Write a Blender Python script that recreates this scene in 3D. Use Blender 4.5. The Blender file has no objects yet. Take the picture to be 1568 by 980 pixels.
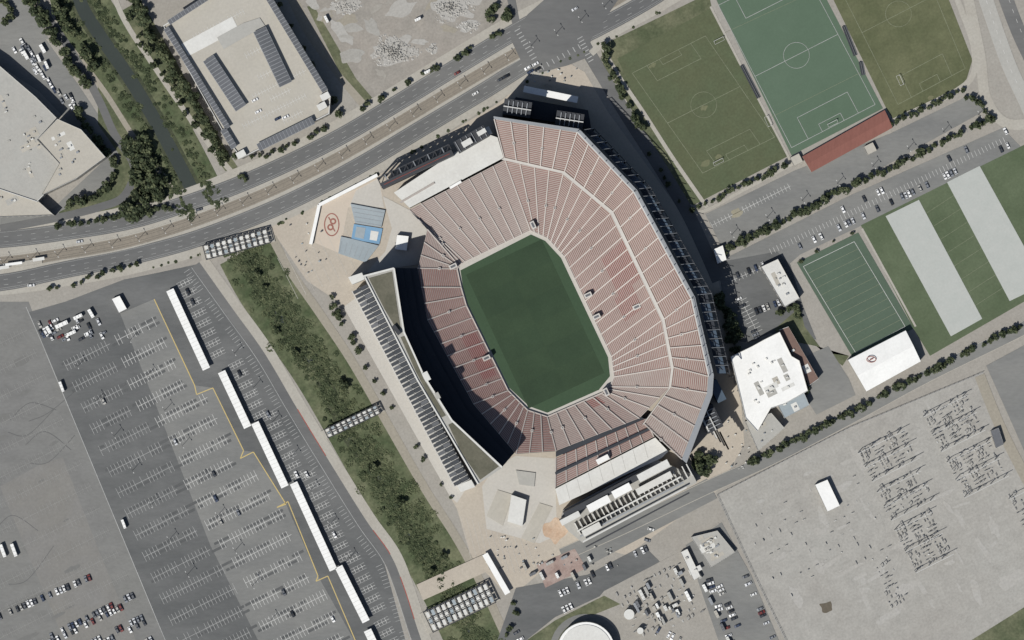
import bpy, math, random
from mathutils import Vector
random.seed(7)
R=random.Random(11)
S=0.45
sc=bpy.context.scene
def W(p,z=0.0): return ((p[0]-784)*S,(490-p[1])*S,z)
def lin1(x):
    x/=255.0
    return x/12.92 if x<=0.04045 else ((x+0.055)/1.055)**2.4
SAT=0.84
def lin(c):
    l=.3*c[0]+.59*c[1]+.11*c[2]
    return tuple(lin1(l+(x-l)*SAT) for x in c)
MATS={}
def mat(name,c,c2=None,var=0.10,scale=0.02,fvar=0.10,fine=0.6,rough=0.9,stretch=(1,1),spec=0.2,metal=0.0,mscale=None,mvar=0.0):
    if name in MATS: return MATS[name]
    m=bpy.data.materials.new(name); m.use_nodes=True
    nt=m.node_tree; N=nt.nodes; L=nt.links
    bs=N['Principled BSDF']
    bs.inputs['Roughness'].default_value=rough
    bs.inputs['Metallic'].default_value=metal
    try: bs.inputs['Specular IOR Level'].default_value=spec
    except: pass
    a=lin(c); b=lin(c2) if c2 else a
    geo=N.new('ShaderNodeNewGeometry')
    mp=N.new('ShaderNodeMapping'); mp.inputs['Rotation'].default_value=(0,0,math.radians(-26.6))
    mp.inputs['Scale'].default_value=(stretch[0],stretch[1],1)
    L.new(geo.outputs['Position'],mp.inputs['Vector'])
    def noise(sc_,det):
        n=N.new('ShaderNodeTexNoise'); n.inputs['Scale'].default_value=sc_; n.inputs['Detail'].default_value=det
        n.inputs['Roughness'].default_value=0.6
        L.new(mp.outputs[0],n.inputs['Vector']); return n.outputs['Fac']
    def madd(x,mul,add):
        k=N.new('ShaderNodeMath'); k.operation='MULTIPLY_ADD'; k.inputs[1].default_value=mul; k.inputs[2].default_value=add
        L.new(x,k.inputs[0]); return k
    n1=noise(scale,5); n2=noise(fine,3)
    f=madd(n1,3.2,-1.1); f.use_clamp=True
    mx=N.new('ShaderNodeMix'); mx.data_type='RGBA'
    mx.inputs[6].default_value=(*a,1); mx.inputs[7].default_value=(*b,1)
    L.new(f.outputs[0],mx.inputs[0])
    v1=madd(n1,var*5,1-var*2.5); v2=madd(n2,fvar*5,1-fvar*2.5)
    pm=N.new('ShaderNodeMath'); pm.operation='MULTIPLY'
    L.new(v1.outputs[0],pm.inputs[0]); L.new(v2.outputs[0],pm.inputs[1])
    out=pm
    if mscale:
        n3=noise(mscale,4); v3=madd(n3,mvar*5,1-mvar*2.5)
        p2=N.new('ShaderNodeMath'); p2.operation='MULTIPLY'
        L.new(pm.outputs[0],p2.inputs[0]); L.new(v3.outputs[0],p2.inputs[1]); out=p2
    vm=N.new('ShaderNodeVectorMath'); vm.operation='SCALE'
    L.new(mx.outputs[2],vm.inputs[0]); L.new(out.outputs[0],vm.inputs['Scale'])
    L.new(vm.outputs[0],bs.inputs['Base Color'])
    MATS[name]=m; return m

class B:
    def __init__(s): s.v=[];s.f=[];s.m=[];s.mats=[]
    def mi(s,m):
        if m not in s.mats: s.mats.append(m)
        return s.mats.index(m)
    def face(s,pts,m):
        n=len(s.v); s.v.extend(pts); s.f.append(tuple(range(n,n+len(pts)))); s.m.append(s.mi(m))
    def flat(s,pp,z,m):
        pts=[W(p,z) for p in pp]
        a=sum(pts[i][0]*pts[(i+1)%len(pts)][1]-pts[(i+1)%len(pts)][0]*pts[i][1] for i in range(len(pts)))
        if a<0: pts.reverse()
        s.face(pts,m)
    def prism(s,pp,z0,z1,mt,ms=None,bottom=False):
        ms=ms or mt
        s.flat(pp,z1,mt)
        n=len(pp)
        for i in range(n):
            p,q=pp[i],pp[(i+1)%n]
            s.face([W(p,z0),W(q,z0),W(q,z1),W(p,z1)],ms)
        if bottom: s.flat(pp,z0,ms)
    def rp(s,c,L,Wd,d):
        l=math.hypot(*d); d=(d[0]/l,d[1]/l); n=(-d[1],d[0])
        return [(c[0]+d[0]*a*L/2+n[0]*b*Wd/2,c[1]+d[1]*a*L/2+n[1]*b*Wd/2) for a,b in((-1,-1),(1,-1),(1,1),(-1,1))]
    def rect(s,c,L,Wd,d,z,m): s.flat(s.rp(c,L,Wd,d),z,m)
    def box(s,c,L,Wd,d,z0,z1,m,ms=None,bottom=False): s.prism(s.rp(c,L,Wd,d),z0,z1,m,ms,bottom)
    def line(s,p,q,w,z,m):
        d=(q[0]-p[0],q[1]-p[1]); l=math.hypot(*d)
        if l<1e-6: return
        s.rect(((p[0]+q[0])/2,(p[1]+q[1])/2),l,w,d,z,m)
    def pl(s,pts,w,z,m,closed=False):
        if closed: pts=list(pts)+[pts[0]]
        for i,(a,b) in enumerate(zip(pts,pts[1:])): s.line(a,b,w,z+(i%2)*.006,m)
    def beam(s,a,b,w,m):
        a=Vector(a);b=Vector(b);d=(b-a)
        if d.length<1e-5: return
        d.normalize(); up=Vector((0,0,1)) if abs(d.z)<0.9 else Vector((1,0,0))
        x=d.cross(up).normalized()*w/2; y=d.cross(x).normalized()*w/2
        c=[x+y,x-y,-x-y,-x+y]
        for i in range(4):
            j=(i+1)%4; s.face([a+c[i],a+c[j],b+c[j],b+c[i]],m)
        s.face([a+k for k in c],m); s.face([b+k for k in c],m)
    def mesh(s,name):
        me=bpy.data.meshes.new(name); me.from_pydata([tuple(v) for v in s.v],[],s.f)
        for m in s.mats: me.materials.append(m)
        me.polygons.foreach_set('material_index',s.m); me.update(); return me
    def obj(s,name,parent=None):
        o=bpy.data.objects.new(name,s.mesh(name)); sc.collection.objects.link(o)
        if parent: o.parent=parent
        return o
def empty(name):
    o=bpy.data.objects.new(name,None); sc.collection.objects.link(o); return o
def smooth(pts,n=6):
    out=[];P=[pts[0]]+list(pts)+[pts[-1]]
    for i in range(1,len(P)-2):
        p0,p1,p2,p3=P[i-1],P[i],P[i+1],P[i+2]
        for k in range(n):
            t=k/n
            out.append(tuple(0.5*((2*p1[j])+(-p0[j]+p2[j])*t+(2*p0[j]-5*p1[j]+4*p2[j]-p3[j])*t*t+(-p0[j]+3*p1[j]-3*p2[j]+p3[j])*t**3) for j in (0,1)))
    out.append(tuple(pts[-1])); return out
def offs(pts,d):
    out=[]
    for i,p in enumerate(pts):
        a=pts[max(0,i-1)];b=pts[min(len(pts)-1,i+1)]
        t=(b[0]-a[0],b[1]-a[1]);l=math.hypot(*t) or 1
        out.append((p[0]-t[1]/l*d,p[1]+t[0]/l*d))
    return out
def ribbon(b,pts,w,z,m,n=6,off=0):
    c=smooth(pts,n) if n else pts
    L=offs(c,off-w/2);Rr=offs(c,off+w/2)
    for i in range(len(c)-1):
        b.flat([L[i],L[i+1],Rr[i+1],Rr[i]],z,m)
def resample(pts,step):
    out=[pts[0]];acc=0
    for a,b in zip(pts,pts[1:]):
        l=math.hypot(b[0]-a[0],b[1]-a[1]);t=step-acc
        while t<=l:
            out.append((a[0]+(b[0]-a[0])*t/l,a[1]+(b[1]-a[1])*t/l));t+=step
        acc=l-(t-step)
    return out
def dashes(b,pts,off,w,z,m,dash=7,gap=20,n=8):
    c=offs(smooth(pts,n),off); r=resample(c,1.0)
    i=0
    while i+dash<len(r):
        b.line(r[i],r[i+dash],w,z,m); i+=dash+gap
def poly(name,pts,z,m,parent=None):
    b=B(); b.flat(pts,z,m); return b.obj(name,parent)
def rib(name,pts,w,z,m,off=0,n=6,parent=None):
    b=B(); ribbon(b,pts,w,z,m,n,off); return b.obj(name,parent)
U=(0.894,-0.447);V=(0.447,0.894)
def F(o,s,t): return (o[0]+U[0]*s+V[0]*t,o[1]+U[1]*s+V[1]*t)
def bil(q,s,t):
    a=(q[0][0]+(q[1][0]-q[0][0])*s,q[0][1]+(q[1][1]-q[0][1])*s);c=(q[3][0]+(q[2][0]-q[3][0])*s,q[3][1]+(q[2][1]-q[3][1])*s)
    return (a[0]+(c[0]-a[0])*t,a[1]+(c[1]-a[1])*t)
def blob(c,r,seed,k=14,asp=1.0,rot=0):
    rr=random.Random(seed); out=[]
    for i in range(k):
        a=i*6.2832/k; q=r*rr.uniform(.65,1.2); x,y=math.cos(a)*q,math.sin(a)*q*asp
        out.append((c[0]+x*math.cos(rot)-y*math.sin(rot),c[1]+x*math.sin(rot)+y*math.cos(rot)))
    return smooth(out+[out[0]],3)[:-1]

# ---------------- materials
M_base=mat('ground_concrete',(154,150,141),(142,137,128),var=.07,scale=.012,fvar=.09,mscale=.12,mvar=.05)
M_asph=mat('asphalt_road',(97,98,98),(107,107,105),var=.06,scale=.02,fvar=.05,stretch=(.25,1),mscale=.2,mvar=.04)
M_lotd=mat('asphalt_lot_dark',(90,92,92),(102,103,102),var=.08,scale=.03,fvar=.06,mscale=.2,mvar=.05,stretch=(.35,1))
M_lotm=mat('asphalt_lot_mid',(115,116,114),(124,124,120),var=.06,scale=.03,fvar=.06,mscale=.2,mvar=.04,stretch=(.35,1))
M_lotl=mat('asphalt_lot_old',(124,124,120),(110,110,108),var=.12,scale=.012,fvar=.07,mscale=.1,mvar=.08,stretch=(.5,1))
M_walk=mat('sidewalk_concrete',(168,164,153),(156,151,140),var=.05,scale=.05,fvar=.08)
M_path=mat('tan_path',(152,145,130),(141,135,121),var=.06,scale=.04,fvar=.09)
M_rail=mat('rail_ballast',(139,130,116),(124,117,105),var=.07,scale=.05,fvar=.10)
M_steel=mat('rail_steel',(112,107,100),fvar=.02,var=.02)
M_paint=mat('white_paint',(205,205,200),(180,180,176),var=.05,scale=.2,fvar=.1)
M_faint=mat('faded_paint',(170,171,168),(148,149,147),var=.06,scale=.05,fvar=.12)
M_vf=mat('very_faded_paint',(144,144,140),(132,132,129),fvar=.1)
M_yel=mat('yellow_paint',(194,170,100),(182,162,105),var=.04,fvar=.08)
M_redp=mat('red_paint',(156,74,64),fvar=.1)
M_grassS=mat('stadium_turf',(47,65,46),(51,70,49),var=.05,scale=.03,fvar=.08,fine=.9)
M_grassS2=mat('stadium_turf_light',(49,67,47),(53,72,50),var=.05,scale=.03,fvar=.08,fine=.9)
M_grassS3=mat('stadium_turf_edge',(60,82,58),(55,76,54),var=.05,scale=.03,fvar=.06)
M_g1=mat('soccer_grass',(90,96,68),(78,88,62),var=.10,scale=.03,fvar=.11,mscale=.12,mvar=.08)
M_g2=mat('soccer_turf',(86,107,87),(80,101,81),var=.04,scale=.02,fvar=.03,mscale=.1,mvar=.03)
M_g3=mat('soccer_grass_dry',(86,92,62),(95,98,69),var=.10,scale=.04,fvar=.11,mscale=.12,mvar=.08)
M_g4=mat('practice_grass',(80,94,67),(87,99,73),var=.07,scale=.03,fvar=.09,mscale=.1,mvar=.05)
M_g5=mat('practice_turf',(82,100,83),(76,93,77),var=.05,scale=.04,fvar=.05)
M_lawn=mat('lawn',(80,89,62),(102,103,78),var=.12,scale=.05,fvar=.16,mscale=.2,mvar=.10)
M_bank=mat('creek_bank',(70,84,54),(98,101,74),var=.18,scale=.05,fvar=.18,mscale=.25,mvar=.18)
M_reed=mat('creek_bed',(56,64,46),(74,78,57),var=.14,scale=.1,fvar=.2)
M_water=mat('creek_water',(60,67,61),(52,59,54),var=.04,fvar=.04,rough=.25,spec=.5)
M_tarp=mat('field_tarp',(172,175,169),(164,168,162),var=.03,scale=.1,fvar=.03)
M_grav=mat('gravel_yard',(160,158,151),(147,144,137),var=.08,scale=.02,fvar=.10,mscale=.12,mvar=.08)
M_gp=mat('gravel_light',(166,164,158),(155,152,145),var=.07,scale=.05,fvar=.10)
M_dirt=mat('dirt_lot',(154,147,137),(134,130,122),var=.12,scale=.02,fvar=.10,mscale=.1,mvar=.10)
M_pile=mat('rubble',(186,184,178),(158,155,148),var=.10,scale=.1,fvar=.16)
M_plaza=mat('plaza_paving',(177,167,151),(166,156,141),var=.05,scale=.05,fvar=.07,mscale=.2,mvar=.04)
M_plazal=mat('plaza_light',(184,180,171),(174,170,161),var=.05,scale=.05,fvar=.05)
M_peach=mat('plaza_pad',(190,177,160),(184,171,154),var=.03,fvar=.03)
M_white=mat('white_roof',(206,206,200),(193,192,186),var=.04,scale=.08,fvar=.05)
M_whiteb=mat('bright_roof',(230,230,226),(217,217,213),var=.03,scale=.08,fvar=.04)
M_roofg=mat('grey_roof',(166,165,158),(157,155,148),var=.06,scale=.05,fvar=.05,mscale=.2,mvar=.04)
M_roofb=mat('beige_roof',(176,171,159),(164,159,147),var=.06,scale=.05,fvar=.05,mscale=.2,mvar=.04)
M_redr=mat('red_roof',(138,88,77),(128,81,71),var=.06,fvar=.07,stretch=(1,.2))
M_brick=mat('brown_roof',(122,98,88),(112,90,81),var=.06,fvar=.08)
M_wall=mat('building_wall',(165,160,150),fvar=.03)
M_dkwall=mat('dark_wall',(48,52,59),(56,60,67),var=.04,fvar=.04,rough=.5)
M_glass=mat('window_glass',(42,51,61),fvar=.03,rough=.2,spec=.4)
M_bglass=mat('blue_glass',(58,74,92),(68,84,100),fvar=.05,rough=.4,spec=.4)
M_blue=mat('pool_blue',(104,146,180),(114,154,184),fvar=.04)
M_bgrey=mat('blue_grey_canopy',(140,152,158),(148,158,162),fvar=.04)
M_solar=mat('solar_panel',(62,66,71),(71,74,79),fvar=.08,rough=.35,spec=.4)
M_sg=mat('solar_panel_grey',(92,95,99),(101,103,107),fvar=.08,rough=.4)
M_solarl=mat('solar_panel_light',(114,116,117),(102,105,108),fvar=.08,rough=.4)
M_stl=mat('white_steel',(190,190,186),fvar=.03)
M_gst=mat('grey_steel',(138,142,146),fvar=.04)
M_dst=mat('dark_steel',(64,66,70),fvar=.04)
M_conc=mat('stand_concrete',(170,162,154),(160,151,144),var=.05,scale=.06,fvar=.06)
M_aisle=mat('aisle_concrete',(184,176,168),fvar=.04)
M_walkw=mat('concourse_concrete',(186,182,175),fvar=.04)
M_seat=mat('red_seats',(132,98,91),(143,113,105),var=.09,scale=.03,fvar=.10,fine=.4)
M_seat2=mat('red_seats_pale',(150,134,127),(141,118,111),var=.07,scale=.03,fvar=.08,fine=.4)
M_seat3=mat('red_seats_club',(136,78,73),(134,88,82),var=.06,scale=.06,fvar=.1,fine=.4)
M_gr=mat('green_roof',(92,91,76),(102,99,84),var=.08,scale=.08,fvar=.1)
M_leafd=mat('leaf_dark',(46,56,37),(53,63,41),var=.08,scale=.4,fvar=.08,rough=.8)
M_leafm=mat('leaf_mid',(60,71,46),(69,79,52),var=.08,scale=.4,fvar=.08,rough=.8)
M_leafl=mat('leaf_light',(80,89,60),(92,98,67),var=.08,scale=.4,fvar=.08,rough=.8)
M_bark=mat('bark',(92,78,62),fvar=.1)
M_rubber=mat('tyre',(35,35,36))
M_orange=mat('orange_paving',(180,148,120),(186,164,140),var=.08,fvar=.12,scale=.1)
M_stain=mat('asphalt_stain',(114,114,111),(108,108,105),var=.08,scale=.06,fvar=.07)
M_stain2=mat('asphalt_patch_dark',(84,86,86),(91,92,92),var=.05,fvar=.06)

# ---------------- ground
g=B(); g.face([(-6000,-6000,0),(6000,-6000,0),(6000,6000,0),(-6000,6000,0)],M_base); g.obj('ground')

# west parking
lot=empty('west_parking_lot')
poly('old_asphalt',[(-300,462),(44,462),(60,505),(262,985),(330,1200),(-300,1200)],.04,M_lotl,lot)
poly('main_asphalt',[(44,478),(100,462),(190,428),(240,418),(300,405),(330,440),(470,668),(585,850),(622,985),(700,1200),(330,1200),(245,962),(60,512)],.06,M_lotd,lot)
yel=[(236,458),(298,590),(301,604),(326,594),(373,690),(368,702),(388,692),(438,772),(424,777),(441,768),(487,882),(484,890),(502,882),(548,990),(600,1120)]
poly('paler_asphalt',[(184,480),(236,458),(298,590),(326,594),(373,690),(388,692),(438,772),(487,882),(548,990),(400,990),(322,835),(262,680)],.09,M_lotm,lot)
poly('tan_strip',[(0,745),(60,712),(96,700),(150,840),(210,985),(100,985)],.065,mat('asphalt_tan',(128,126,120),(117,116,113),var=.12,scale=.02,fvar=.07,mscale=.1,mvar=.06),lot)
b=B()
R3=random.Random(9)
for i in range(26):
    c=(R3.uniform(-20,200),R3.uniform(500,980))
    if c[0]>35+(c[1]-470)*.38: continue
    b.flat(blob(c,R3.uniform(5,26),i,12,R3.uniform(.15,.4),-.46),.075+i*.0008,M_stain)
for i in range(7):
    x=R3.uniform(-20,60); y=R3.uniform(520,900)
    ribbon(b,[(x,y),(x+30,y+R3.uniform(-30,10)),(x+70,y+R3.uniform(-60,10))],.8,.1+i*.002,M_stain2)
b.obj('asphalt_stains',lot)
b=B(); b.pl(yel,1.5,.12,M_yel); b.obj('yellow_line',lot)
def isect(o,d,pl):
    best=None
    for a,c in zip(pl,pl[1:]):
        ex,ey=c[0]-a[0],c[1]-a[1]; den=d[0]*ey-d[1]*ex
        if abs(den)<1e-9: continue
        t=((a[0]-o[0])*ey-(a[1]-o[1])*ex)/den; s=((a[0]-o[0])*d[1]-(a[1]-o[1])*d[0])/den
        if 0<=s<=1:
            if best is None or t>best: best=t
    return best
def comb(b,p,q,depth,z,m,step=6.0,w=.5,spine=True,drop=0):
    L=math.hypot(q[0]-p[0],q[1]-p[1]); d=((q[0]-p[0])/L,(q[1]-p[1])/L); n=(-d[1],d[0])
    k=0
    while k*step<=L:
        c=(p[0]+d[0]*k*step,p[1]+d[1]*k*step)
        if R.random()>=drop:
            b.line((c[0]-n[0]*depth/2,c[1]-n[1]*depth/2),(c[0]+n[0]*depth/2,c[1]+n[1]*depth/2),w,z,m)
        k+=1
    if spine: b.line(p,q,w,z+.01,m)
stall=B(); cars=[]
def addcars(p,q,step,side,prob,jit=.4,across=True):
    L=math.hypot(q[0]-p[0],q[1]-p[1]); d=((q[0]-p[0])/L,(q[1]-p[1])/L); n=(-d[1],d[0])
    k=.5
    while k*step<L:
        if R.random()<prob:
            c=(p[0]+d[0]*k*step+n[0]*side+R.uniform(-jit,jit),p[1]+d[1]*k*step+n[1]*side+R.uniform(-jit,jit))
            cars.append((c,n if across else d))
        k+=1
tk=B()
for k in range(22):
    t=505+ k*32.5
    fy=(t-470)/(1010-470); o=(40+222*fy,t)
    e=isect(o,U,yel)
    if e is None or e<40: continue
    p=(o[0]+U[0]*22,o[1]+U[1]*22); q=(o[0]+U[0]*(e-14),o[1]+U[1]*(e-14))
    mid=.5+.04*math.sin(k)
    r1=(p[0]+(q[0]-p[0])*(mid-.04),p[1]+(q[1]-p[1])*(mid-.04)); r2=(p[0]+(q[0]-p[0])*(mid+.04),p[1]+(q[1]-p[1])*(mid+.04))
    comb(stall,p,r1,17,.14,M_faint,step=5.8,w=.58,drop=.06); comb(stall,r2,q,17,.14,M_paint,step=5.8,w=.58,drop=.06)
    addcars(p,q,6,4,.025)
    for sd in (-4.5,4.5):
        for j in range(9):
            f=R.random(); c=(p[0]+(q[0]-p[0])*f+V[0]*sd,p[1]+(q[1]-p[1])*f+V[1]*sd)
            tk.rect(c,R.uniform(5,26),4,U,.115+j*.001,M_stain2)
tk.obj('oil_stained_bays',lot)
for k in range(15):
    t=500+k*34; fy=(t-470)/540; o=(40+222*fy,t)
    p=(o[0]-U[0]*260,o[1]-U[1]*260); q=(o[0]-U[0]*12,o[1]-U[1]*12)
    comb(stall,p,q,14,.14,M_vf,step=6,w=.5,spine=True,drop=.15)
    if t>880:
        addcars(p,q,6,4,.55);addcars(p,q,6,-4,.5)
addcars((-10,945),(140,880),6,3,.7)
stall.pl([(40,470),(62,520),(255,985)],1.0,.15,M_faint)
can=[((258,445),(314,566)),((337,570),(377,655)),((388,648),(434,746)),((447,740),(508,873)),((516,868),(558,952)),((560,965),(600,1050))]
for a,c in can:
    b=B(); d=(c[0]-a[0],c[1]-a[1]); L=math.hypot(*d); m=((a[0]+c[0])/2+3,(a[1]+c[1])/2-1)
    b.box(m,L,12,d,4.3,4.75,M_whiteb,M_stl,True)
    for i in range(int(L/6)):
        t=(i+.5)/int(L/6)-.5
        c0=(m[0]+d[0]*t,m[1]+d[1]*t); b.box(c0,.45,11.8,d,4.76,4.82,M_stl)
        if i%3==0: b.box(c0,1,1,d,0.1,4.3,M_dst)
    b.obj('solar_carport')
    n=(d[1]/L,-d[0]/L)
    kk=0
    while kk*17<L:
        o=(a[0]+d[0]*(kk*17)/L+n[0]*16,a[1]+d[1]*(kk*17)/L+n[1]*16)
        comb(stall,o,(o[0]+U[0]*24,o[1]+U[1]*24),9,.14,M_paint,step=6,w=.55)
        for sgn in (-1,1):
            stall.line((o[0]+V[0]*4.5*sgn,o[1]+V[1]*4.5*sgn),(o[0]+U[0]*24+V[0]*4.5*sgn,o[1]+U[1]*24+V[1]*4.5*sgn),.55,.14,M_faint)
        if R.random()<.2: cars.append(((o[0]+U[0]*9,o[1]+U[1]*9-3),V))
        kk+=1
stall.obj('stall_markings',lot)
svc=[(300,405),(352,478),(400,545),(450,630),(500,712),(555,800),(592,852),(612,900),(640,985),(680,1090)]
b=B(); ribbon(b,svc,14,.10,M_asph); b.obj('service_road')
b=B(); ribbon(b,svc,15,.13,M_walk,off=-14)
ribbon(b,svc,.8,.2,M_faint,off=8);b.obj('creek_path')
b=B()
for (y0,y1) in ((.33,.44),(.58,.68),(.74,.86)):
    s=smooth(svc,8); i0,i1=int(y0*len(s)),int(y1*len(s)); ribbon(b,offs(s[i0:i1],-6.5),1.3,.15,M_redp,0)
b.obj('red_kerb_marking')
b=B()
s=resample(offs(smooth(svc,8),12),6)
for i in range(len(s)-1):
    if i%9<7:
        p=s[i]; d=(s[i+1][0]-p[0],s[i+1][1]-p[1]); l=math.hypot(*d); n=(d[1]/l,-d[0]/l)
        b.line(p,(p[0]-n[0]*10,p[1]-n[1]*10),.6,.14,M_faint)
b.obj('angled_stall_markings',lot)

crk=[(375,385),(405,440),(450,505),(500,580),(560,685),(612,775),(660,850),(700,925),(740,1010),(800,1120)]
b=B(); ribbon(b,crk,86,.06,M_bank); b.obj('creek_bank_grass')
bed=[(380,385),(408,450),(450,518),(495,582),(535,668),(584,733),(615,798),(655,850),(700,925),(740,1010)]
b=B(); ribbon(b,bed,22,.10,M_reed); b.obj('creek_bed')
b=B(); ribbon(b,bed,7,.14,M_water); b.obj('creek_water')
b=B(); ribbon(b,crk,13,.13,M_path,off=-47); b.obj('east_creek_trail')
c2=[(108,-80),(122,0),(150,50),(195,115),(235,180),(268,240),(298,298),(310,320)]
b=B(); ribbon(b,c2,88,.05,M_bank); b.obj('channel_bank_grass')
b=B(); ribbon(b,c2,30,.10,M_reed); b.obj('channel_bed')
b=B(); ribbon(b,c2,20,.14,M_water); b.obj('channel_water')
b=B(); ribbon(b,[(160,-60),(185,20),(235,100),(290,180),(335,240),(365,275)],8,.13,M_walk); b.obj('channel_path')
b=B(); ribbon(b,[(10,-60),(62,15),(110,75),(160,140),(205,210),(250,270),(278,312)],8,.13,M_path); b.obj('channel_path')
poly('lawn',[(180,20),(215,0),(262,80),(300,150),(350,235),(368,262),(345,262),(290,185)],.065,M_lawn)
poly('lawn',[(150,120),(175,160),(225,215),(262,300),(205,325),(100,345),(90,325),(165,285),(185,240),(150,190)],.12,M_lawn)
poly('asphalt_yard',[(0,58),(70,60),(120,130),(160,190),(195,250),(190,290),(150,310),(100,345),(0,352),(0,330),(80,320),(160,245),(60,140),(0,100)],.08,M_lotm)
rib('driveway',[(60,10),(110,80),(150,150),(175,205),(205,255),(190,300),(150,318),(80,335),(0,350)],12,.16,M_asph)
poly('asphalt_yard',[(-60,-50),(30,-50),(55,20),(75,60),(0,58),(-60,58)],.07,M_lotm)

up=[(-120,372),(0,367),(100,355),(200,338),(285,312),(360,285),(440,250),(520,210),(600,163),(700,102),(790,48),(880,-2),(960,-50)]
md=[(-120,405),(0,402),(100,388),(200,369),(300,338),(400,299),(500,251),(600,194),(700,134),(790,82),(870,42),(960,-10)]
lo=[(-120,440),(0,433),(100,413),(200,393),(300,366),(400,328),(480,291),(560,248),(640,200),(740,140),(830,84),(910,46),(1000,-4),(1080,-60)]
allr=[(-120,405),(0,400),(100,386),(200,367),(300,338),(400,297),(500,250),(600,193),(700,132),(790,78),(870,36),(960,-18),(1020,-60)]
b=B(); ribbon(b,allr,104,.15,M_walk); b.obj('sidewalk')
b=B(); ribbon(b,up,26,.24,M_asph); ribbon(b,lo,26,.24,M_asph); b.obj('boulevard_road')
b=B(); ribbon(b,md,17,.22,M_rail); ribbon(b,md,2,.27,M_walk,off=-10);ribbon(b,md,2,.27,M_walk,off=10); b.obj('light_rail_trackbed')
b=B()
for o in (-6,-2.8,2.8,6): ribbon(b,md,.45,.34,M_steel,off=o)
b.obj('light_rail_tracks')
b=B()
for pth in (up,lo):
    for o in (-4,4): dashes(b,pth,o,.45,.29,M_faint,7,14)
    for o in (-11,11,8.5): ribbon(b,pth,.35,.29,M_faint,off=o)
b.obj('lane_markings')
b=B(); b.box((30,404),70,7,(.98,-.13),.3,.9,M_walk,M_wall); b.box((22,404),26,4,(.98,-.13),3.4,3.8,M_whiteb,M_stl,True)
for t in (-10,0,10): b.box((22+t,404-t*.13),.6,.6,U,.9,3.4,M_stl)
b.obj('light_rail_platform')
b=B()
for c,L_ in (((4,410),22),((60,397),18)):
    b.box(c,L_,5,(.985,-.15),3.2,3.6,M_white,M_gst,True)
    for k in (-6,6): b.box((c[0]+k*.985,c[1]-k*.15),.8,.8,(.985,-.15),.3,3.2,M_gst)
b.obj('platform_shelter')
b=B(); b.flat([(783,62),(808,22),(842,-8),(905,-40),(960,-20),(905,60),(900,88),(870,100),(825,112),(800,98)],.36,M_asph); b.obj('intersection_road')
b=B()
for i in range(9): b.rect((792+i*3.2,46+i*5.4),9,1.2,(.87,-.5),.40,M_faint)
for i in range(8): b.rect((888+i*2.4,58+i*5),9,1.2,(.87,-.5),.40,M_faint)
for i in range(10): b.rect((815+i*8,112-i*4.5),1.2,8,(.87,-.5),.40,M_faint)
b.obj('crosswalk_markings')
b=B(); ribbon(b,[(895,70),(925,120),(965,185),(1010,255),(1052,325),(1085,395),(1100,430)],20,.20,M_asph); b.obj('stadium_service_road')
b=B(); ribbon(b,[(900,60),(938,125),(975,180),(1020,250),(1072,325)],6,.22,M_walk,off=-13); b.obj('sidewalk')
rib('sidewalk',[(905,82),(940,52),(990,25),(1050,-10)],10,.26,M_walk)
rib('driveway',[(770,-60),(785,10),(792,45)],12,.26,M_asph)

poly('construction_yard',[(432,-60),(770,-60),(786,42),(700,95),(560,165),(545,158),(500,85),(440,-5)],.05,M_dirt)
rib('dirt_track',[(440,-20),(475,50),(530,125),(560,160)],16,.08,M_path)
poly('lawn_strip',[(470,10),(480,8),(545,120),(570,150),(560,155),(520,110)],.09,M_lawn)
b=B()
for i in range(44):
    c=(R3.uniform(470,765),R3.uniform(-30,130))
    if c[1]>150-(c[0]-560)*.5 or c[0]<470+c[1]*.6: continue
    b.flat(blob(c,R3.uniform(6,26),100+i,12,R3.uniform(.2,.6),R3.uniform(-1,1)),.10+i*.001,R3.choice([M_gp,M_path,M_dirt,M_grav,M_base]))
b.obj('yard_ground_patches')
def rubble(name,c,r,h,n,seed):
    rr=random.Random(seed); b=B(); b.flat(blob(c,r[0]*.95,seed,20,r[1]/r[0],rr.uniform(-.3,.3)),.16,M_gp)
    for i in range(n):
        a=rr.uniform(0,6.28); q=rr.random()**.6*(1+.25*math.sin(3*a+seed))
        x=c[0]+math.cos(a)*r[0]*q*.95; y=c[1]+math.sin(a)*r[1]*q*.95
        s=rr.uniform(.8,3.0); hh=max(0,h*(1-q))*rr.uniform(.3,1)+rr.uniform(.15,.6)
        P=[(x+math.cos(t+a)*s*rr.uniform(.6,1),y+math.sin(t+a)*s*rr.uniform(.6,1)) for t in (0,1.2,2.5,3.7,5)]
        for k in range(5):
            b.face([W(P[k],.05),W(P[(k+1)%5],.05),W((x+rr.uniform(-.5,.5),y),hh)],M_pile)
    b.obj(name)
rubble('rubble_pile',(603,78),(36,23),2.2,460,1)
rubble('rubble_pile',(690,12),(34,20),2.2,260,2)
rubble('rubble_pile',(530,10),(26,12),1.3,120,3)
rubble('rubble_pile',(718,40),(18,9),1.3,90,4)
rubble('rubble_pile',(662,75),(8,8),1.2,40,5)
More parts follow.
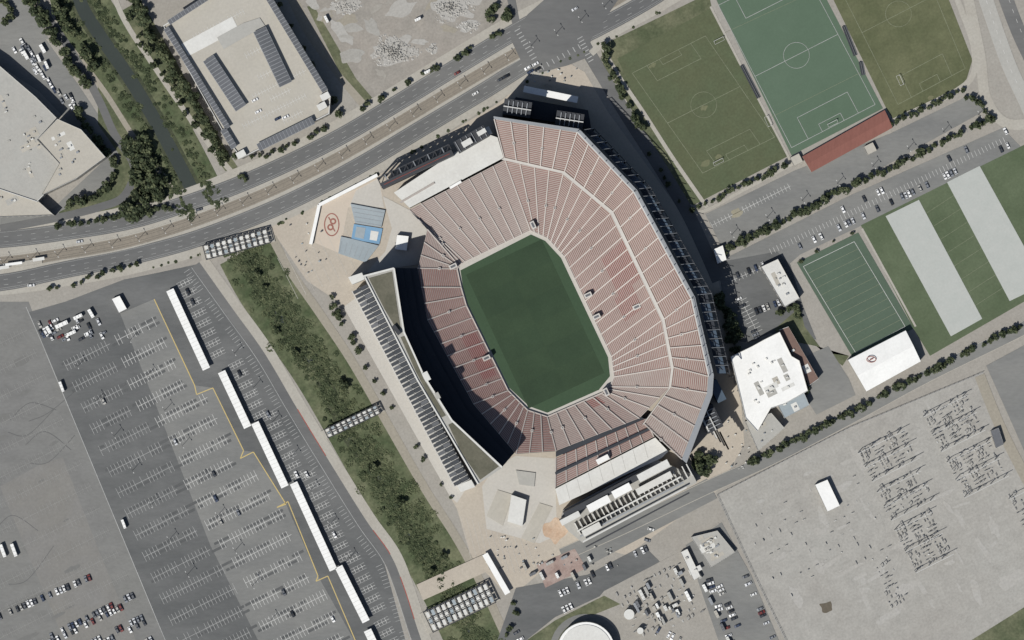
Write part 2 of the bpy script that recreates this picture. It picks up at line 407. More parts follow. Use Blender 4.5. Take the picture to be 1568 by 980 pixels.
def building(name,pts,h,mr,mw,par=1.0,floors=3,hv=6,seed=0,z0=0,hvm=None):
    o=empty(name); rr=random.Random(seed)
    b=B(); b.prism(pts,z0,h,mr,mw)
    n=len(pts); cx=sum(p[0] for p in pts)/n; cy=sum(p[1] for p in pts)/n
    b.obj('walls_and_roof',o)
    b=B()
    for i in range(n):
        p,q=pts[i],pts[(i+1)%n]
        ip=(p[0]+(cx-p[0])*.012,p[1]+(cy-p[1])*.012); iq=(q[0]+(cx-q[0])*.012,q[1]+(cy-q[1])*.012)
        b.prism([p,q,iq,ip],h+.01,h+par,M_stl,mw)
    b.obj('parapet',o)
    b=B()
    for i in range(n):
        p,q=Vector(W(pts[i])),Vector(W(pts[(i+1)%n])); d=q-p; L=d.length
        if L<6: continue
        d.normalize(); nn=Vector((d.y,-d.x,0)); ctr=Vector(W((cx,cy)))
        if (p-ctr).dot(nn)<0: nn=-nn
        k=int(L/4)
        for f in range(floors):
            zz=z0+(h-z0)*(f+.35)/floors; zt=z0+(h-z0)*(f+.75)/floors
            for j in range(k):
                a=p+d*(L*(j+.2)/k)+nn*.05; c=p+d*(L*(j+.8)/k)+nn*.05
                b.face([(a.x,a.y,zz),(c.x,c.y,zz),(c.x,c.y,zt),(a.x,a.y,zt)],M_glass)
    b.obj('windows',o)
    if hv:
        b=B()
        for i in range(hv):
            a=rr.random(); j=rr.randrange(n); e=(j+1)%n; w=rr.uniform(.1,.75)
            mx=pts[j][0]+(pts[e][0]-pts[j][0])*a; my=pts[j][1]+(pts[e][1]-pts[j][1])*a
            x=mx+(cx-mx)*(w*.7+.3); y=my+(cy-my)*(w*.7+.3)
            if i%3==0: b.rect((x,y),rr.uniform(10,26),rr.uniform(5,12),rr.choice([U,V]),h+.02+i*.004,rr.choice([M_roofg,M_roofb,M_white]))
            b.box((x,y),rr.uniform(2,5),rr.uniform(1.5,3.5),U,h+.01,h+rr.uniform(.6,1.4),hvm or rr.choice([M_white,M_roofg,M_gst]),M_wall)
        b.obj('roof_units',o)
    return o
def solar(b,a,c,w,z,m=None,gap=5.5):
    d=(c[0]-a[0],c[1]-a[1]); L=math.hypot(*d); k=max(1,int(L/gap)); m=m or M_solar
    mid=((a[0]+c[0])/2,(a[1]+c[1])/2)
    b.box(mid,L,w,d,z-.3,z,M_gst,M_stl,True)
    for i in range(k):
        t=(i+.5)/k-.5
        b.box((mid[0]+d[0]*t,mid[1]+d[1]*t),L/k*.84,w*.93,d,z+.02,z+.14,m)
    for i in range(0,k,3):
        t=(i+.5)/k-.5; b.box((mid[0]+d[0]*t,mid[1]+d[1]*t),1,1,d,z-3.5,z-.3,M_stl)
gar=building('parking_garage',[(253,42),(340,-12),(395,-40),(508,148),(506,176),(372,244),(352,218)],15,M_roofb,M_wall,1.1,5,0)
b=B()
GU=(.88,-.47)
for a_,c_,w_ in (((258,46),(352,198),9),((322,92),(372,168),19),((400,48),(440,132),21),((405,-15),(500,142),10),((398,228),(482,186),12),((262,38),(330,-6),8),((345,200),(362,228),10)):
    solar(b,a_,c_,w_,18.5,M_sg)
b.obj('solar_canopies',gar)
b=B()
for k in range(5):
    o=(300+k*19,85+k*33)
    comb(b,(o[0]+60,o[1]-30),(o[0]+90,o[1]-45),10,15.12,M_paint,5,.5)
comb(b,(300,60),(375,20),9,15.12,M_paint,5,.5); comb(b,(390,150),(470,110),9,15.12,M_paint,5,.5);comb(b,(375,195),(470,148),9,15.12,M_paint,5,.5)
b.prism([(280,70),(358,28),(368,48),(292,88)],15.01,15.2,M_white)
b.prism([(335,60),(375,38),(400,30),(408,42),(345,78)],15.22,15.6,M_roofg)
for c in ((495,165),(372,238),(500,150)): b.box(c,14,10,GU,15.02,19,M_white,M_wall)
b.obj('roof_deck_markings',gar)
for i in range(4): cars.append(((R.uniform(390,440),R.uniform(150,190)),(.9,-.46),15.2))
building('convention_hall',[(-60,60),(0,100),(58,150),(90,182),(60,215),(95,252),(70,300),(60,310),(-60,270)],12,M_roofg,M_wall,.8,3,22,5)
building('office_building',[(92,184),(128,200),(165,242),(120,275),(68,300),(95,252),(62,215)],15,M_roofb,M_wall,.8,4,14,6)
building('office_building',[(-60,290),(40,290),(85,330),(-60,335)],9,M_roofb,M_wall,.8,2,8,7)
def trailers(lst,ms=None):
    for i,(c,L,w,d) in enumerate(lst):
        m=ms[i%len(ms)] if ms else M_whiteb
        b=B(); b.box(c,L,w,d,1.1,3.6,m,M_stl,True); l=math.hypot(*d)
        for t in (-.25,.1,.4): b.box((c[0]+d[0]/l*L*t,c[1]+d[1]/l*L*t),.4,w*.9,d,3.61,3.72,M_gst)
        for t in (-.35,.25,.35):
            b.box((c[0]+d[0]/l*L*t,c[1]+d[1]/l*L*t),2,w*.95,d,0.1,1.08,M_rubber)
        b.obj('box_trailer')
trailers([((5,843),20,5,(.35,.94)),((22,842),20,5,(.35,.94)),((95,497),20,6,(.9,-.42)),((120,485),14,5,(.9,-.42)),((140,480),14,5,(.5,.86)),((110,510),14,5,(.9,-.42)),((75,505),12,5,(.5,.86)),((60,90),12,4,(.4,.9)),((72,100),12,4,(.4,.9)),((66,75),14,5,(.5,.86)),((40,85),14,5,(.5,.86)),((95,592),16,4,(.35,.94)),((190,802),14,4,(.35,.94)),((500,30),11,4,V),((640,30),10,4,U),((655,110),11,4,U)])
building('white_shed',[(172,458),(184,453),(195,473),(183,479)],4,M_whiteb,M_wall,.2,1,0)

def bridge(name,a,c,w,z=4.5):
    o=empty(name); b=B(); d=(c[0]-a[0],c[1]-a[1]);L=math.hypot(*d);mid=((a[0]+c[0])/2,(a[1]+c[1])/2)
    b.box(mid,L+14,w,d,.2,.9,M_walk,M_wall,True)
    b.obj('deck',o)
    b=B(); k=int(L/8.5); l=L; n=(-d[1]/l,d[0]/l)
    for i in range(k+1):
        t=i/k-.5; x,y=mid[0]+d[0]*t,mid[1]+d[1]*t
        b.box((x,y),1.3,w*1.05,d,z+.0,z+.5,M_dst,M_dst,True)
        for s_ in (-1,1): b.box((x+n[0]*w*.47*s_,y+n[1]*w*.47*s_),1,1,d,.9,z,M_dst)
        if i<k:
            t=(i+.5)/k-.5; x,y=mid[0]+d[0]*t,mid[1]+d[1]*t
            for s_ in (-1,0,1):
                b.box((x+n[0]*w*.31*s_,y+n[1]*w*.31*s_),L/k*.56,w*.25,d,z+.2,z+.4,M_white if (i+s_)%4 else M_bgrey,None,True)
    for s_ in (-1,-.16,.16,1): b.box((mid[0]+n[0]*w*.5*s_,mid[1]+n[1]*w*.5*s_),L,1.4 if abs(s_)==1 else .8,d,z-.1,z+.6,M_dst)
    b.obj('solar_roof_frame',o)
bridge('pedestrian_bridge',(314,387),(412,361),22)
bridge('pedestrian_bridge',(500,664),(580,626),14)
bridge('pedestrian_bridge',(656,952),(752,906),34)
b=B(); b.box((694,884),112,26,(.91,-.41),.2,1.0,M_plaza,M_wall,True); b.obj('road_bridge_deck')
b=B(); b.box((760,878),70,9,(.5,.87),4.2,4.7,M_whiteb,M_stl,True)
for t in (-30,-10,10,30): b.box((760+t*.5,878+t*.87),1,1,(.5,.87),.1,4.2,M_dst)
b.obj('entry_canopy')

b=B(); b.flat([(412,348),(480,312),(590,262),(760,160),(800,128),(870,96),(895,110),(930,170),(1010,280),(1075,370),(1100,430),(1130,560),(1140,680),(1100,750),(960,850),(880,830),(800,900),(770,905),(720,850),(700,780),(530,470),(470,430),(430,372)],.08,M_plaza); b.obj('stadium_plaza')
poly('plaza_walk',[(526,470),(560,445),(722,735),(700,770),(690,762)],.12,M_plazal)
poly('plaza_pad',[(489,313),(545,290),(580,272),(586,300),(533,318),(520,388),(483,372)],.14,M_peach)
poly('plaza_pad',[(545,292),(580,273),(588,318),(535,316)],.16,M_plazal)
b=B()
for i in range(9):
    q=F((425,395),i*14,0); b.line(q,F(q,0,70),.5,.17,M_plazal)
for i in range(12): b.line((705+i*9,790+i*3),(725+i*9,870+i*1),.5,.17,M_plazal)
b.obj('paving_joints')
def ring(b,c,r0,r1,z,m,n=36):
    for i in range(n):
        a,e=i*6.2832/n,(i+1)*6.2832/n
        b.flat([(c[0]+math.cos(a)*r0,c[1]+math.sin(a)*r0),(c[0]+math.cos(e)*r0,c[1]+math.sin(e)*r0),(c[0]+math.cos(e)*r1,c[1]+math.sin(e)*r1),(c[0]+math.cos(a)*r1,c[1]+math.sin(a)*r1)],z,m)
M_emb=mat('emblem_red',(152,98,86),fvar=.1)
b=B()
def oval(b,c,rx,ry,w,z,m,n=28):
    P=[(c[0]+math.cos(i*6.2832/n)*rx,c[1]+math.sin(i*6.2832/n)*ry) for i in range(n)]
    b.pl(P,w,z,m,True)
oval(b,(508,344),11,17,1.8,.2,M_emb); ring(b,(506,348),2.5,5,.23,M_emb,16); ring(b,(510,339),2.5,5,.25,M_emb,16); b.rect((511,351),8,1.8,(.5,.87),.27,M_emb); b.rect((505,336),8,1.8,(.5,.87),.28,M_emb)
b.obj('plaza_team_emblem')
b=B()
for p,q in (((476,374),(489,314)),((489,314),(578,268))):
    m=((p[0]+q[0])/2,(p[1]+q[1])/2); d=(q[0]-p[0],q[1]-p[1]); b.box(m,math.hypot(*d),5,d,.1,2.58+(p[0]==489)*.02,M_whiteb)
b.obj('white_plaza_wall')
fc=empty('fan_club_deck'); b=B()
b.prism([(537,312),(590,322),(584,348),(544,342)],.2,1.6,M_bgrey,M_wall)
b.prism([(542,343),(586,350),(581,374),(538,366)],.2,1.0,M_blue,M_wall)
b.prism([(546,347),(560,349),(557,366),(543,363)],1.02,1.1,M_bgrey);b.prism([(568,353),(580,355),(577,369),(566,367)],1.02,1.1,M_white)
b.prism([(522,362),(540,366),(580,376),(560,402),(518,388)],.2,1.4,M_bgrey,M_wall)
for i in range(6): b.line((523+i*8.5,370+i*2),(520+i*7.5,386+i*2.2),.6,1.5,M_gst)
for i in range(4): b.line((540+i*1.5,318+i*7),(588-i*1.5,326+i*6.5),.6,1.7,M_gst)
b.obj('deck',fc)
building('ticket_kiosk',[(608,360),(626,362),(623,384),(605,382)],5,M_whiteb,M_wall,.2,1,0)
b=B(); b.flat([(586,300),(628,322),(657,352),(640,405),(605,410),(560,418),(590,385),(600,350)],.3,M_plazal); b.obj('plaza_concourse')

# ---------------- stadium
st=empty('football_stadium')
inner=[(778,598),(714,468),(706,440),(700,412),(703,407),(712,401),(812,353),(838,365),(864,393),(936,546),(940,577),(934,592),(921,602),(838,638),(808,628),(778,598)]
outer=[(725,618),(655,490),(643,440),(640,411),(655,352),(627,322),(773,246),(863,263),(936,326),(1014,489),(1028,562),(1024,593),(978,640),(851,690),(790,694),(725,618)]
fld=[(780,594),(716,465),(709,440),(705,414),(813,359),(835,369),(859,395),(931,547),(934,576),(917,597),(838,632),(810,622)]
b=B(); b.flat(inner[:-1],.15,M_plazal); b.obj('field_surround',st)
b=B(); b.flat(fld,.22,M_grassS3)
FU=(.905,-.425);FV=(.425,.905)
fo=(819,495)
def FF(s,t): return (fo[0]+FU[0]*s+FV[0]*t,fo[1]+FU[1]*s+FV[1]*t)
nb=12
for i in range(nb):
    a=-112+226*i/nb;e=-112+226*(i+1)/nb
    for j,(u0,u1) in enumerate(((-64,0),(0,64))):
        b.flat([FF(u0,a),FF(u1,a),FF(u1,e),FF(u0,e)],.27,M_grassS if (i//2+j)%2 else M_grassS2)
b.obj('playing_field',st)
def stand(name,inn,out,z0,z1,seatms,pitch=1.15,aisle=9.5,vom=False,aw=.36):
    b=B(); ai=B()
    for i in range(len(inn)-1):
        A0,A1,B0,B1=[Vector(W(p)) for p in (inn[i],inn[i+1],out[i],out[i+1])]
        wdt=((A0-B0).length+(A1-B1).length)/2; n=max(3,round(wdt/pitch))
        sm=seatms[i] if isinstance(seatms,(list,tuple)) else seatms
        za,zb=z0,z1
        def v(p,zz): return (p.x,p.y,zz)
        Lo=(B1-B0).length; k=max(1,round(Lo/aisle))
        for r in range(n):
            z=za+(zb-za)*r/n; zn=za+(zb-za)*(r+1)/n
            t=[r/n,(r+.6)/n,(r+1)/n]
            P=[A0.lerp(B0,x) for x in t];Q=[A1.lerp(B1,x) for x in t]
            b.face([v(P[0],z),v(Q[0],z),v(Q[1],z),v(P[1],z)],sm)
            b.face([v(P[1],z),v(Q[1],z),v(Q[2],z),v(P[2],z)],M_conc)
            b.face([v(P[2],z),v(Q[2],z),v(Q[2],zn),v(P[2],zn)],M_conc)
        for j in range(k+1):
            if j==k and i<len(inn)-2: continue
            f=j/k; a=A0.lerp(A1,f); c=B0.lerp(B1,f); d=(c-a)
            if d.length<1: continue
            d.normalize(); nn=Vector((-d.y,d.x,0))*aw
            h=.3+ (zb-za)/n*.5
            ai.face([(a.x-nn.x,a.y-nn.y,za+h),(a.x+nn.x,a.y+nn.y,za+h),(c.x+nn.x,c.y+nn.y,zb+h),(c.x-nn.x,c.y-nn.y,zb+h)],M_aisle)
            if vom and (j+i)%2==1:
                m=a.lerp(c,.45); zz=za+(zb-za)*.45
                dd=(d.x,-d.y); px=(m.x/S+784,490-m.y/S)
                ai.box(px,4.2,4,dd,zz-1,zz+1.1,M_aisle,M_conc); ai.rect(px,2.6,2.0,dd,zz+1.12,M_solarl)
        if i in clubq and name=='lower_bowl':
            for (f0,f1,t0,t1) in clubq[i]:
                n0,n1=int(t0*n),int(t1*n)
                for r in range(n0,n1):
                    z=za+(zb-za)*r/n+.04
                    P=[A0.lerp(B0,x/n) for x in (r,r+.6)];Q=[A1.lerp(B1,x/n) for x in (r,r+.6)]
                    b.face([v(P[0].lerp(Q[0],f0),z),v(P[0].lerp(Q[0],f1),z),v(P[1].lerp(Q[1],f1),z),v(P[1].lerp(Q[1],f0),z)],M_seat3)
    b.obj(name,st); ai.obj(name+'_aisles',st)
clubq={8:[(.25,.6,.55,.98),(.6,.82,.45,.8)],0:[(.2,.7,.1,.5)],12:[(.1,.3,.05,.3)]}
sms=[M_seat,M_seat,M_seat,M_seat2,M_seat2,M_seat2,M_seat,M_seat,M_seat,M_seat,M_seat2,M_seat2,M_seat2,M_seat,M_seat]
stand('lower_bowl',inner,outer,1.6,13,sms,vom=True,pitch=1.3)
b=B()
for i,(p,q) in enumerate(zip(inner,inner[1:])):
    b.face([W(p,0),W(q,0),W(q,1.9),W(p,1.9)],M_conc); b.line(p,q,1.5,1.95+(i%2)*.01,M_aisle)
b.obj('field_wall',st)
b=B()
for c,d in (((816,345),FV),((900,452),FU),((913,485),FU),((928,600),FV),((745,548),FU),((694,408),FU),((974,470),FU)):
    b.box(c,12,7,d,.3,7.5 if c[0]!=974 else 11,M_walkw,M_conc); b.rect(c,8,3.4,d,7.55 if c[0]!=974 else 11.05,M_sg)
b.obj('field_tunnels',st)
uin=[(772,243),(864,264),(938,325),(1016,488),(1030,562),(1026,592),(985,648)]
uout=[(757,187),(882,207),(967,297),(1054,458),(1080,575),(1078,600),(1040,700)]
uin0=[(p[0]-4,p[1]+3) for p in uin]
b=B()
for i in range(len(uin)-1):
    b.face([W(uin0[i],12),W(uin0[i+1],12),W(uin0[i+1],17.3),W(uin0[i],17.3)],M_conc)
    b.flat([uin0[i],uin0[i+1],uin[i+1],uin[i]],17.3,M_walkw)
    b.face([W(uin[i],17.2),W(uin[i+1],17.2),W(uin[i+1],18.5),W(uin[i],18.5)],M_conc)
b.obj('club_level_front',st)
stand('upper_deck',uin,uout,18,40,[M_seat,M_seat,M_seat,M_seat,M_seat,M_seat2],pitch=1.3,aisle=11,vom=True)
b=B()
walls=[(757,187),(882,207),(967,297),(1054,458),(1080,575),(1078,600),(1040,700)]
wo=[(756,183),(885,202),(972,294),(1060,456),(1088,573),(1086,603),(1047,706)]
for i in range(len(walls)-1):
    for f in range(7):
        za,zb=f*6,f*6+5.0
        b.face([W(wo[i],za),W(wo[i+1],za),W(wo[i+1],zb),W(wo[i],zb)],M_bglass if f%2 else M_dkwall)  # facade bands coloured dark as in shadow, over glass and wall
        b.face([W(wo[i],zb),W(wo[i+1],zb),W(wo[i+1],zb+1),W(wo[i],zb+1)],M_gst)
    b.flat([walls[i],walls[i+1],wo[i+1],wo[i]],41,M_gst)
    b.face([W(walls[i],39),W(walls[i+1],39),W(walls[i+1],41),W(walls[i],41)],M_conc)
b.obj('east_facade',st)
b=B()
rimi=[(893,203),(976,292),(1064,452),(1094,572)]
rimo=[(908,200),(994,290),(1086,450),(1114,572)]
for i in range(3):
    p0,p1,q0,q1=rimi[i],rimi[i+1],rimo[i],rimo[i+1]
    L=math.hypot(p1[0]-p0[0],p1[1]-p0[1]); k=int(L/13)
    for j in range(k):
        f=j/k;e=(j+1)/k
        a=(p0[0]+(p1[0]-p0[0])*f,p0[1]+(p1[1]-p0[1])*f);c=(p0[0]+(p1[0]-p0[0])*e,p0[1]+(p1[1]-p0[1])*e)
        d=(q0[0]+(q1[0]-q0[0])*f,q0[1]+(q1[1]-q0[1])*f);g_=(q0[0]+(q1[0]-q0[0])*e,q0[1]+(q1[1]-q0[1])*e)
        b.flat([bil([a,c,g_,d],.08,.05),bil([a,c,g_,d],.9,.05),bil([a,c,g_,d],.9,.7),bil([a,c,g_,d],.08,.7)],33,M_bglass if j%3 else M_dkwall)
        b.beam(W(a,36),W(d,30),.5,M_dst); b.beam(W(a,36),W(g_,30),.35,M_dst); b.beam(W(d,30),W(g_,30),.5,M_dst)
        b.beam(W(d,30),W(d,0),.8,M_dst); b.beam(W(a,39),W(d,34),.3,M_gst)
b.obj('steel_exterior_frame',st)
b=B()
for i in range(1,4):
    p,q=walls[i],walls[i+1]
    b.beam(W(p,45),W(q,45),.6,M_stl); b.beam(W((p[0]+5,p[1]-2),45),W((q[0]+5,q[1]-2),45),.45,M_gst)
    L=math.hypot(q[0]-p[0],q[1]-p[1]);k=int(L/14)
    for j in range(k+1):
        f=j/k;a=(p[0]+(q[0]-p[0])*f,p[1]+(q[1]-p[1])*f)
        b.beam(W(a,41),W(a,45),.4,M_gst); b.beam(W(a,45),W((a[0]+5,a[1]-2),45),.35,M_gst)
b.obj('light_truss',st)
b=B()
b.face([W((772,243),0),W((757,187),0),W((757,187),40),W((772,243),18)],M_dkwall)
b.face([W((1040,700),0),W((985,648),0),W((985,648),18),W((1040,700),40)],M_conc)
b.obj('deck_end_walls',st)
b=B(); b.prism([(604,296),(742,205),(762,212),(771,243),(628,319)],0,13.6,M_white,M_dkwall)
b.box((735,208),36,12,(.9,-.42),13.7,17,M_whiteb,M_wall); b.box((698,284),20,4,(.85,-.5),13.7,15,M_whiteb,M_wall);b.box((640,296),60,3,(.86,-.5),13.7,14.2,M_conc,M_wall)
b.obj('north_deck',st)
def board(name,a,c,z0,z1,th,sgn):
    b=B(); d=(c[0]-a[0],c[1]-a[1]);L=math.hypot(*d);mid=((a[0]+c[0])/2,(a[1]+c[1])/2);n=(-d[1]/L,d[0]/L)
    b.box(mid,L,th,d,z0,z1,M_dst,M_dkwall,True)
    b.box(mid,L*.92,.6,d,z1+.02,z1+.6,M_redp)
    k=int(L/11); bk=th/2+9
    for i in range(k+1):
        t=i/k-.5; x,y=mid[0]+d[0]*t,mid[1]+d[1]*t
        e=(x+n[0]*bk*sgn,y+n[1]*bk*sgn)
        b.beam(W((x,y),z1-.5),W(e,z1-3),.7,M_gst if i%2 else M_dst); b.beam(W(e,0),W(e,z1-3),.9,M_dst); b.beam(W((x,y),0),W((x,y),z0),1,M_dst)
        if i<k:
            t2=(i+1)/k-.5; e2=(mid[0]+d[0]*t2+n[0]*bk*sgn,mid[1]+d[1]*t2+n[1]*bk*sgn)
            b.beam(W(e,z1-3),W(e2,z1-3),.7,M_dst); b.beam(W((x,y),z1-.6),W(e2,z1-3),.6,M_dst);b.beam(W(e,z1/2),W(e2,z1-3),.6,M_dst)
    return b.obj(name,st)
board('north_scoreboard',(586,287),(694,236),9,29,9,-1)
b=B(); b.box((722,216),52,18,(.87,-.5),12,32,M_dst,M_dkwall); b.box((716,222),16,9,(.87,-.5),32.02,34.5,M_white,M_wall); b.box((738,206),14,7,(.87,-.5),32.02,33.5,M_white,M_wall)
for i in range(6): b.box((702+i*8,228-i*4.6),1,17,(.87,-.5),32.02,32.8,M_gst)
b.obj('north_equipment_tower',st)
def tower(c,L,w,d,h,name):
    b=B(); b.box(c,L,w,d,0,h,M_dst,M_dkwall)
    for i in range(5):
        t=(i-2)*L/6; l=math.hypot(*d); b.box((c[0]+d[0]/l*t,c[1]+d[1]/l*t),1.3,w*.8,d,h+.02,h+1.2,M_gst)
    b.box(c,L,1.5,d,h+1.3,h+1.8,M_stl)
    b.obj(name,st)
tower((792,170),42,24,(.98,.15),34,'stair_tower');tower((871,188),42,24,(.98,.15),34,'stair_tower')
b=B(); b.box((843,146),84,10,(.98,.2),9,12,M_whiteb,M_stl,True)
for t in (-36,-12,12,36): b.box((843+t*.98,146+t*.2),2,2,(.98,.2),0,9,M_stl)
b.obj('gate_canopy')
b=B(); b.prism([(770,175),(905,198),(900,170),(790,150)],0,10,M_dkwall,M_dkwall); b.obj('north_gate_base',st)
b=B(); b.prism([(851,691),(980,638),(987,641),(851,699)],0,9,M_dkwall)
b.obj('south_portal_gap',st)
stand('south_terrace',[(851,700),(987,641)],[(850,745),(1000,668)],9,15,M_seat,pitch=1.25,aisle=8)
b=B(); b.line((850,724),(993,656),4,13.6,M_dkwall); b.obj('terrace_gap',st)
b=B(); b.prism([(850,747),(1002,669),(1022,690),(1012,700),(856,772)],0,15,M_white,M_wall); b.box((922,702),20,8,(.9,-.45),15.02,18,M_whiteb)
for i in range(8): b.line((866+i*17,740-i*8.8),(872+i*17,762-i*8.8),.5,15.05,M_roofg)
b.obj('south_deck',st)
b=B()
b.prism([(858,797),(862,780),(1005,703),(1060,726),(1066,738),(892,830),(870,812)],0,12,M_roofg,M_wall)
b.obj('south_building',st)
b=B(); d=(.885,-.465)
b.box((930,751),150,9,d,12,30,M_dst,M_dkwall)
b.box((872,790),32,9,d,12.1,31,M_white,M_wall);b.box((915,768),36,12,d,30.1,32,M_whiteb,M_wall);b.box((950,748),30,12,d,30.1,33,M_whiteb,M_wall);b.box((998,718),52,12,d,30.1,32,M_white,M_wall)
b.obj('south_scoreboard',st)
b=B()
for i in range(26):
    c=(884+i*6.8,806-i*3.6+2); b.box(c,1.6,20,d,12.05,15+(i%3)*.3,(M_white,M_stl,M_roofg)[i%3],M_wall)
for k in range(4): b.box((962+k*4.4,770+k*8),178,2.2,d,16.1,17,(M_white,M_gst,M_stl,M_dst)[k])
b.box((925,790),70,7,d,12.05,14,M_dkwall); b.box((1000,738),60,10,d,17.05,19,M_white,M_wall);b.box((905,808),30,10,d,17.05,19,M_white,M_wall)
b.obj('south_steel_frame',st)
tower((1085,640),38,26,(.45,.89),24,'stair_tower')
b=B()
for i in range(7): b.box((1070+i*6,640+i*5.5),2.4,30,(.9,-.45),24,26-i*.8,M_stl if i%2 else M_dst,M_wall)
b.box((1096,598),14,34,(.9,-.45),0,20,M_bglass,M_dkwall)
b.obj('southeast_stairs',st)
tw=empty('press_tower')
tout=[(562,424),(607,411),(622,508),(652,574),(694,640),(770,712),(732,738),(640,580)]
b=B(); b.prism(tout,0,40,M_roofg,M_dkwall); b.obj('tower_block',tw)
b=B()
b.prism([(568,427),(603,417),(616,503),(611,506),(592,474)],40.05,40.3,M_gr,M_wall)
b.prism([(616,516),(623,514),(650,578),(684,634),(678,637),(655,598),(638,566)],40.05,40.3,M_gr,M_wall)
b.prism([(688,648),(694,645),(764,711),(736,731),(708,690)],40.05,40.3,M_gr,M_wall)
b.pl([(560,424),(606,412),(621,508),(651,574),(693,641),(769,712)],2.6,41.2,M_white)
b.pl([(562,425),(641,580),(733,737)],2.2,41.2,M_white)
b.box((655,575),14,9,(.45,.89),40.4,43,M_white);b.box((672,604),10,6,(.45,.89),40.4,42.5,M_roofg);b.box((610,505),16,6,(.6,.8),40.4,43,M_dst)
b.obj('green_roof',tw)
b=B()
pts=[(607,411),(622,508),(652,574),(694,640),(770,712)]
for p,q in zip(pts,pts[1:]):
    P,Q=(p[0]+.3,p[1]-.2),(q[0]+.3,q[1]-.2)
    for f in range(8): b.face([W(P,14+f*3),W(Q,14+f*3),W(Q,16+f*3),W(P,16+f*3)],M_glass)
b.obj('suite_windows',tw)
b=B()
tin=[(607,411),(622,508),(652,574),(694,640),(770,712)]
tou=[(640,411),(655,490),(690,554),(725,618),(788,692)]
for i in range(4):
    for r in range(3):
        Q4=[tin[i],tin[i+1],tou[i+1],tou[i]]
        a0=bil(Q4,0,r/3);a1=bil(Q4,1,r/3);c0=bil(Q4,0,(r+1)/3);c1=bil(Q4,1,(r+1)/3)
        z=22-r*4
        b.flat([a0,a1,c1,c0],z,M_dkwall); b.face([W(c0,z-4),W(c1,z-4),W(c1,z),W(c0,z)],M_glass)  # tower shadow put into the terrace colour, darker than the real seating
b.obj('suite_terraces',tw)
b=B(); a,c=(552,440),(708,738); d=(c[0]-a[0],c[1]-a[1]); L=math.hypot(*d); d=(d[0]/L,d[1]/L); n=(-d[1],d[0]); k=int(L/7.2)
b.prism(b.rp(((a[0]+c[0])/2,(a[1]+c[1])/2),L,16,d),0,10,M_roofg,M_wall)
for i in range(k):
    x,y=a[0]+d[0]*(i+.5)*L/k,a[1]+d[1]*(i+.5)*L/k
    for s_ in (-6.2,6.2):
        b.box((x+n[0]*s_,y+n[1]*s_),5.2,11.4,d,18,18.4,M_solar if (i*3+int(s_))%5 else M_sg,None,True)
    b.box((x+d[0]*3.6,y+d[1]*3.6),.7,27,d,17.4,17.9,M_stl)
for s_ in (-13,0,13): b.box(((a[0]+c[0])/2+n[0]*s_,(a[1]+c[1])/2+n[1]*s_),L,.8,d,17.0,17.35,M_stl)
for i in range(0,k,4):
    for s_ in (-12,12):
        x,y=a[0]+d[0]*(i+.5)*L/k+n[0]*s_,a[1]+d[1]*(i+.5)*L/k+n[1]*s_; b.box((x,y),1.4,1.4,d,0,17,M_stl)
b.obj('solar_pergola',tw)
b=B(); b.prism([(535,425),(556,418),(560,428),(541,436)],0,20,M_white); b.prism([(700,742),(722,733),(728,744),(706,752)],0,16,M_white); b.obj('tower_end_blocks',tw)
b=B(); b.flat([(760,712),(790,698),(850,702),(852,790),(862,815),(826,832),(745,810),(738,745)],.14,M_plazal);b.obj('south_plaza')
b=B(); b.prism([(783,757),(806,765),(800,805),(777,798)],.15,5,M_white,M_wall); b.prism([(790,720),(820,724),(818,745),(795,742)],.15,1.0,M_roofg)
b.prism([(745,790),(762,750),(785,757),(770,805)],.15,.6,M_roofb); b.prism([(826,770),(846,776),(818,832),(798,824)],.15,.6,M_roofb)
b.obj('plaza_pavilion')
poly('orange_paving',blob((850,812),20,77,12,1.0),.18,M_orange)

# ---------------- soccer
def pitch(q,z,m=M_paint,w=.6,name='soccer_pitch_lines'):
    b=B()
    def Q(s,t): return bil(q,s,t)
    b.pl([Q(0,0),Q(1,0),Q(1,1),Q(0,1)],w,z,m,True)
    b.line(Q(0,.5),Q(1,.5),w,z+.02,m)
    for t0,t1 in ((0,.15),(1,.85)):
        b.pl([Q(.2,t0),Q(.2,t1),Q(.8,t1),Q(.8,t0)],w,z+.03,m)
        t2=t0+(t1-t0)*.35; b.pl([Q(.37,t0),Q(.37,t2),Q(.63,t2),Q(.63,t0)],w,z+.03,m)
    c=Q(.5,.5); ring(b,c,19.6,20.1,z+.05,m)
    b.obj(name)
def goal(c,d):
    b=B(); p=[(c[0]+d[0]*t,c[1]+d[1]*t) for t in (-8,8)]
    for x in p: b.beam(W(x,0),W(x,2.4),.25,M_stl)
    b.beam(W(p[0],2.4),W(p[1],2.4),.25,M_stl)
    n=(-d[1],d[0]); e=[(x[0]+n[0]*5,x[1]+n[1]*5) for x in p]
    for x,y in zip(p,e): b.beam(W(x,2.4),W(y,.1),.15,M_stl)
    b.beam(W(e[0],.1),W(e[1],.1),.15,M_stl)
    b.obj('soccer_goal')
M_gl=mat('grass_line_faint',(136,141,116),(114,119,94),fvar=.12,scale=.1)
poly('soccer_field_grass',[(945,90),(1090,12),(1205,240),(1062,314)],.10,M_g1)
poly('soccer_field_turf',[(1096,-2),(1230,-70),(1352,166),(1212,238)],.10,M_g2)
poly('soccer_field_grass',[(1240,-75),(1420,-75),(1455,5),(1489,92),(1478,128),(1368,182),(1358,168)],.10,M_g3)
b=B()
MW=mat('worn_grass',(112,112,82),(100,104,76),fvar=.12)
for c,r in (((1078,165),7),((1080,250),8),((1000,100),6),((1380,122),7),((1425,150),6),((1100,240),6)): b.flat(blob(c,r,int(r*c[0]),12,.6,-.46),.14,MW)
b.obj('worn_grass_patches')
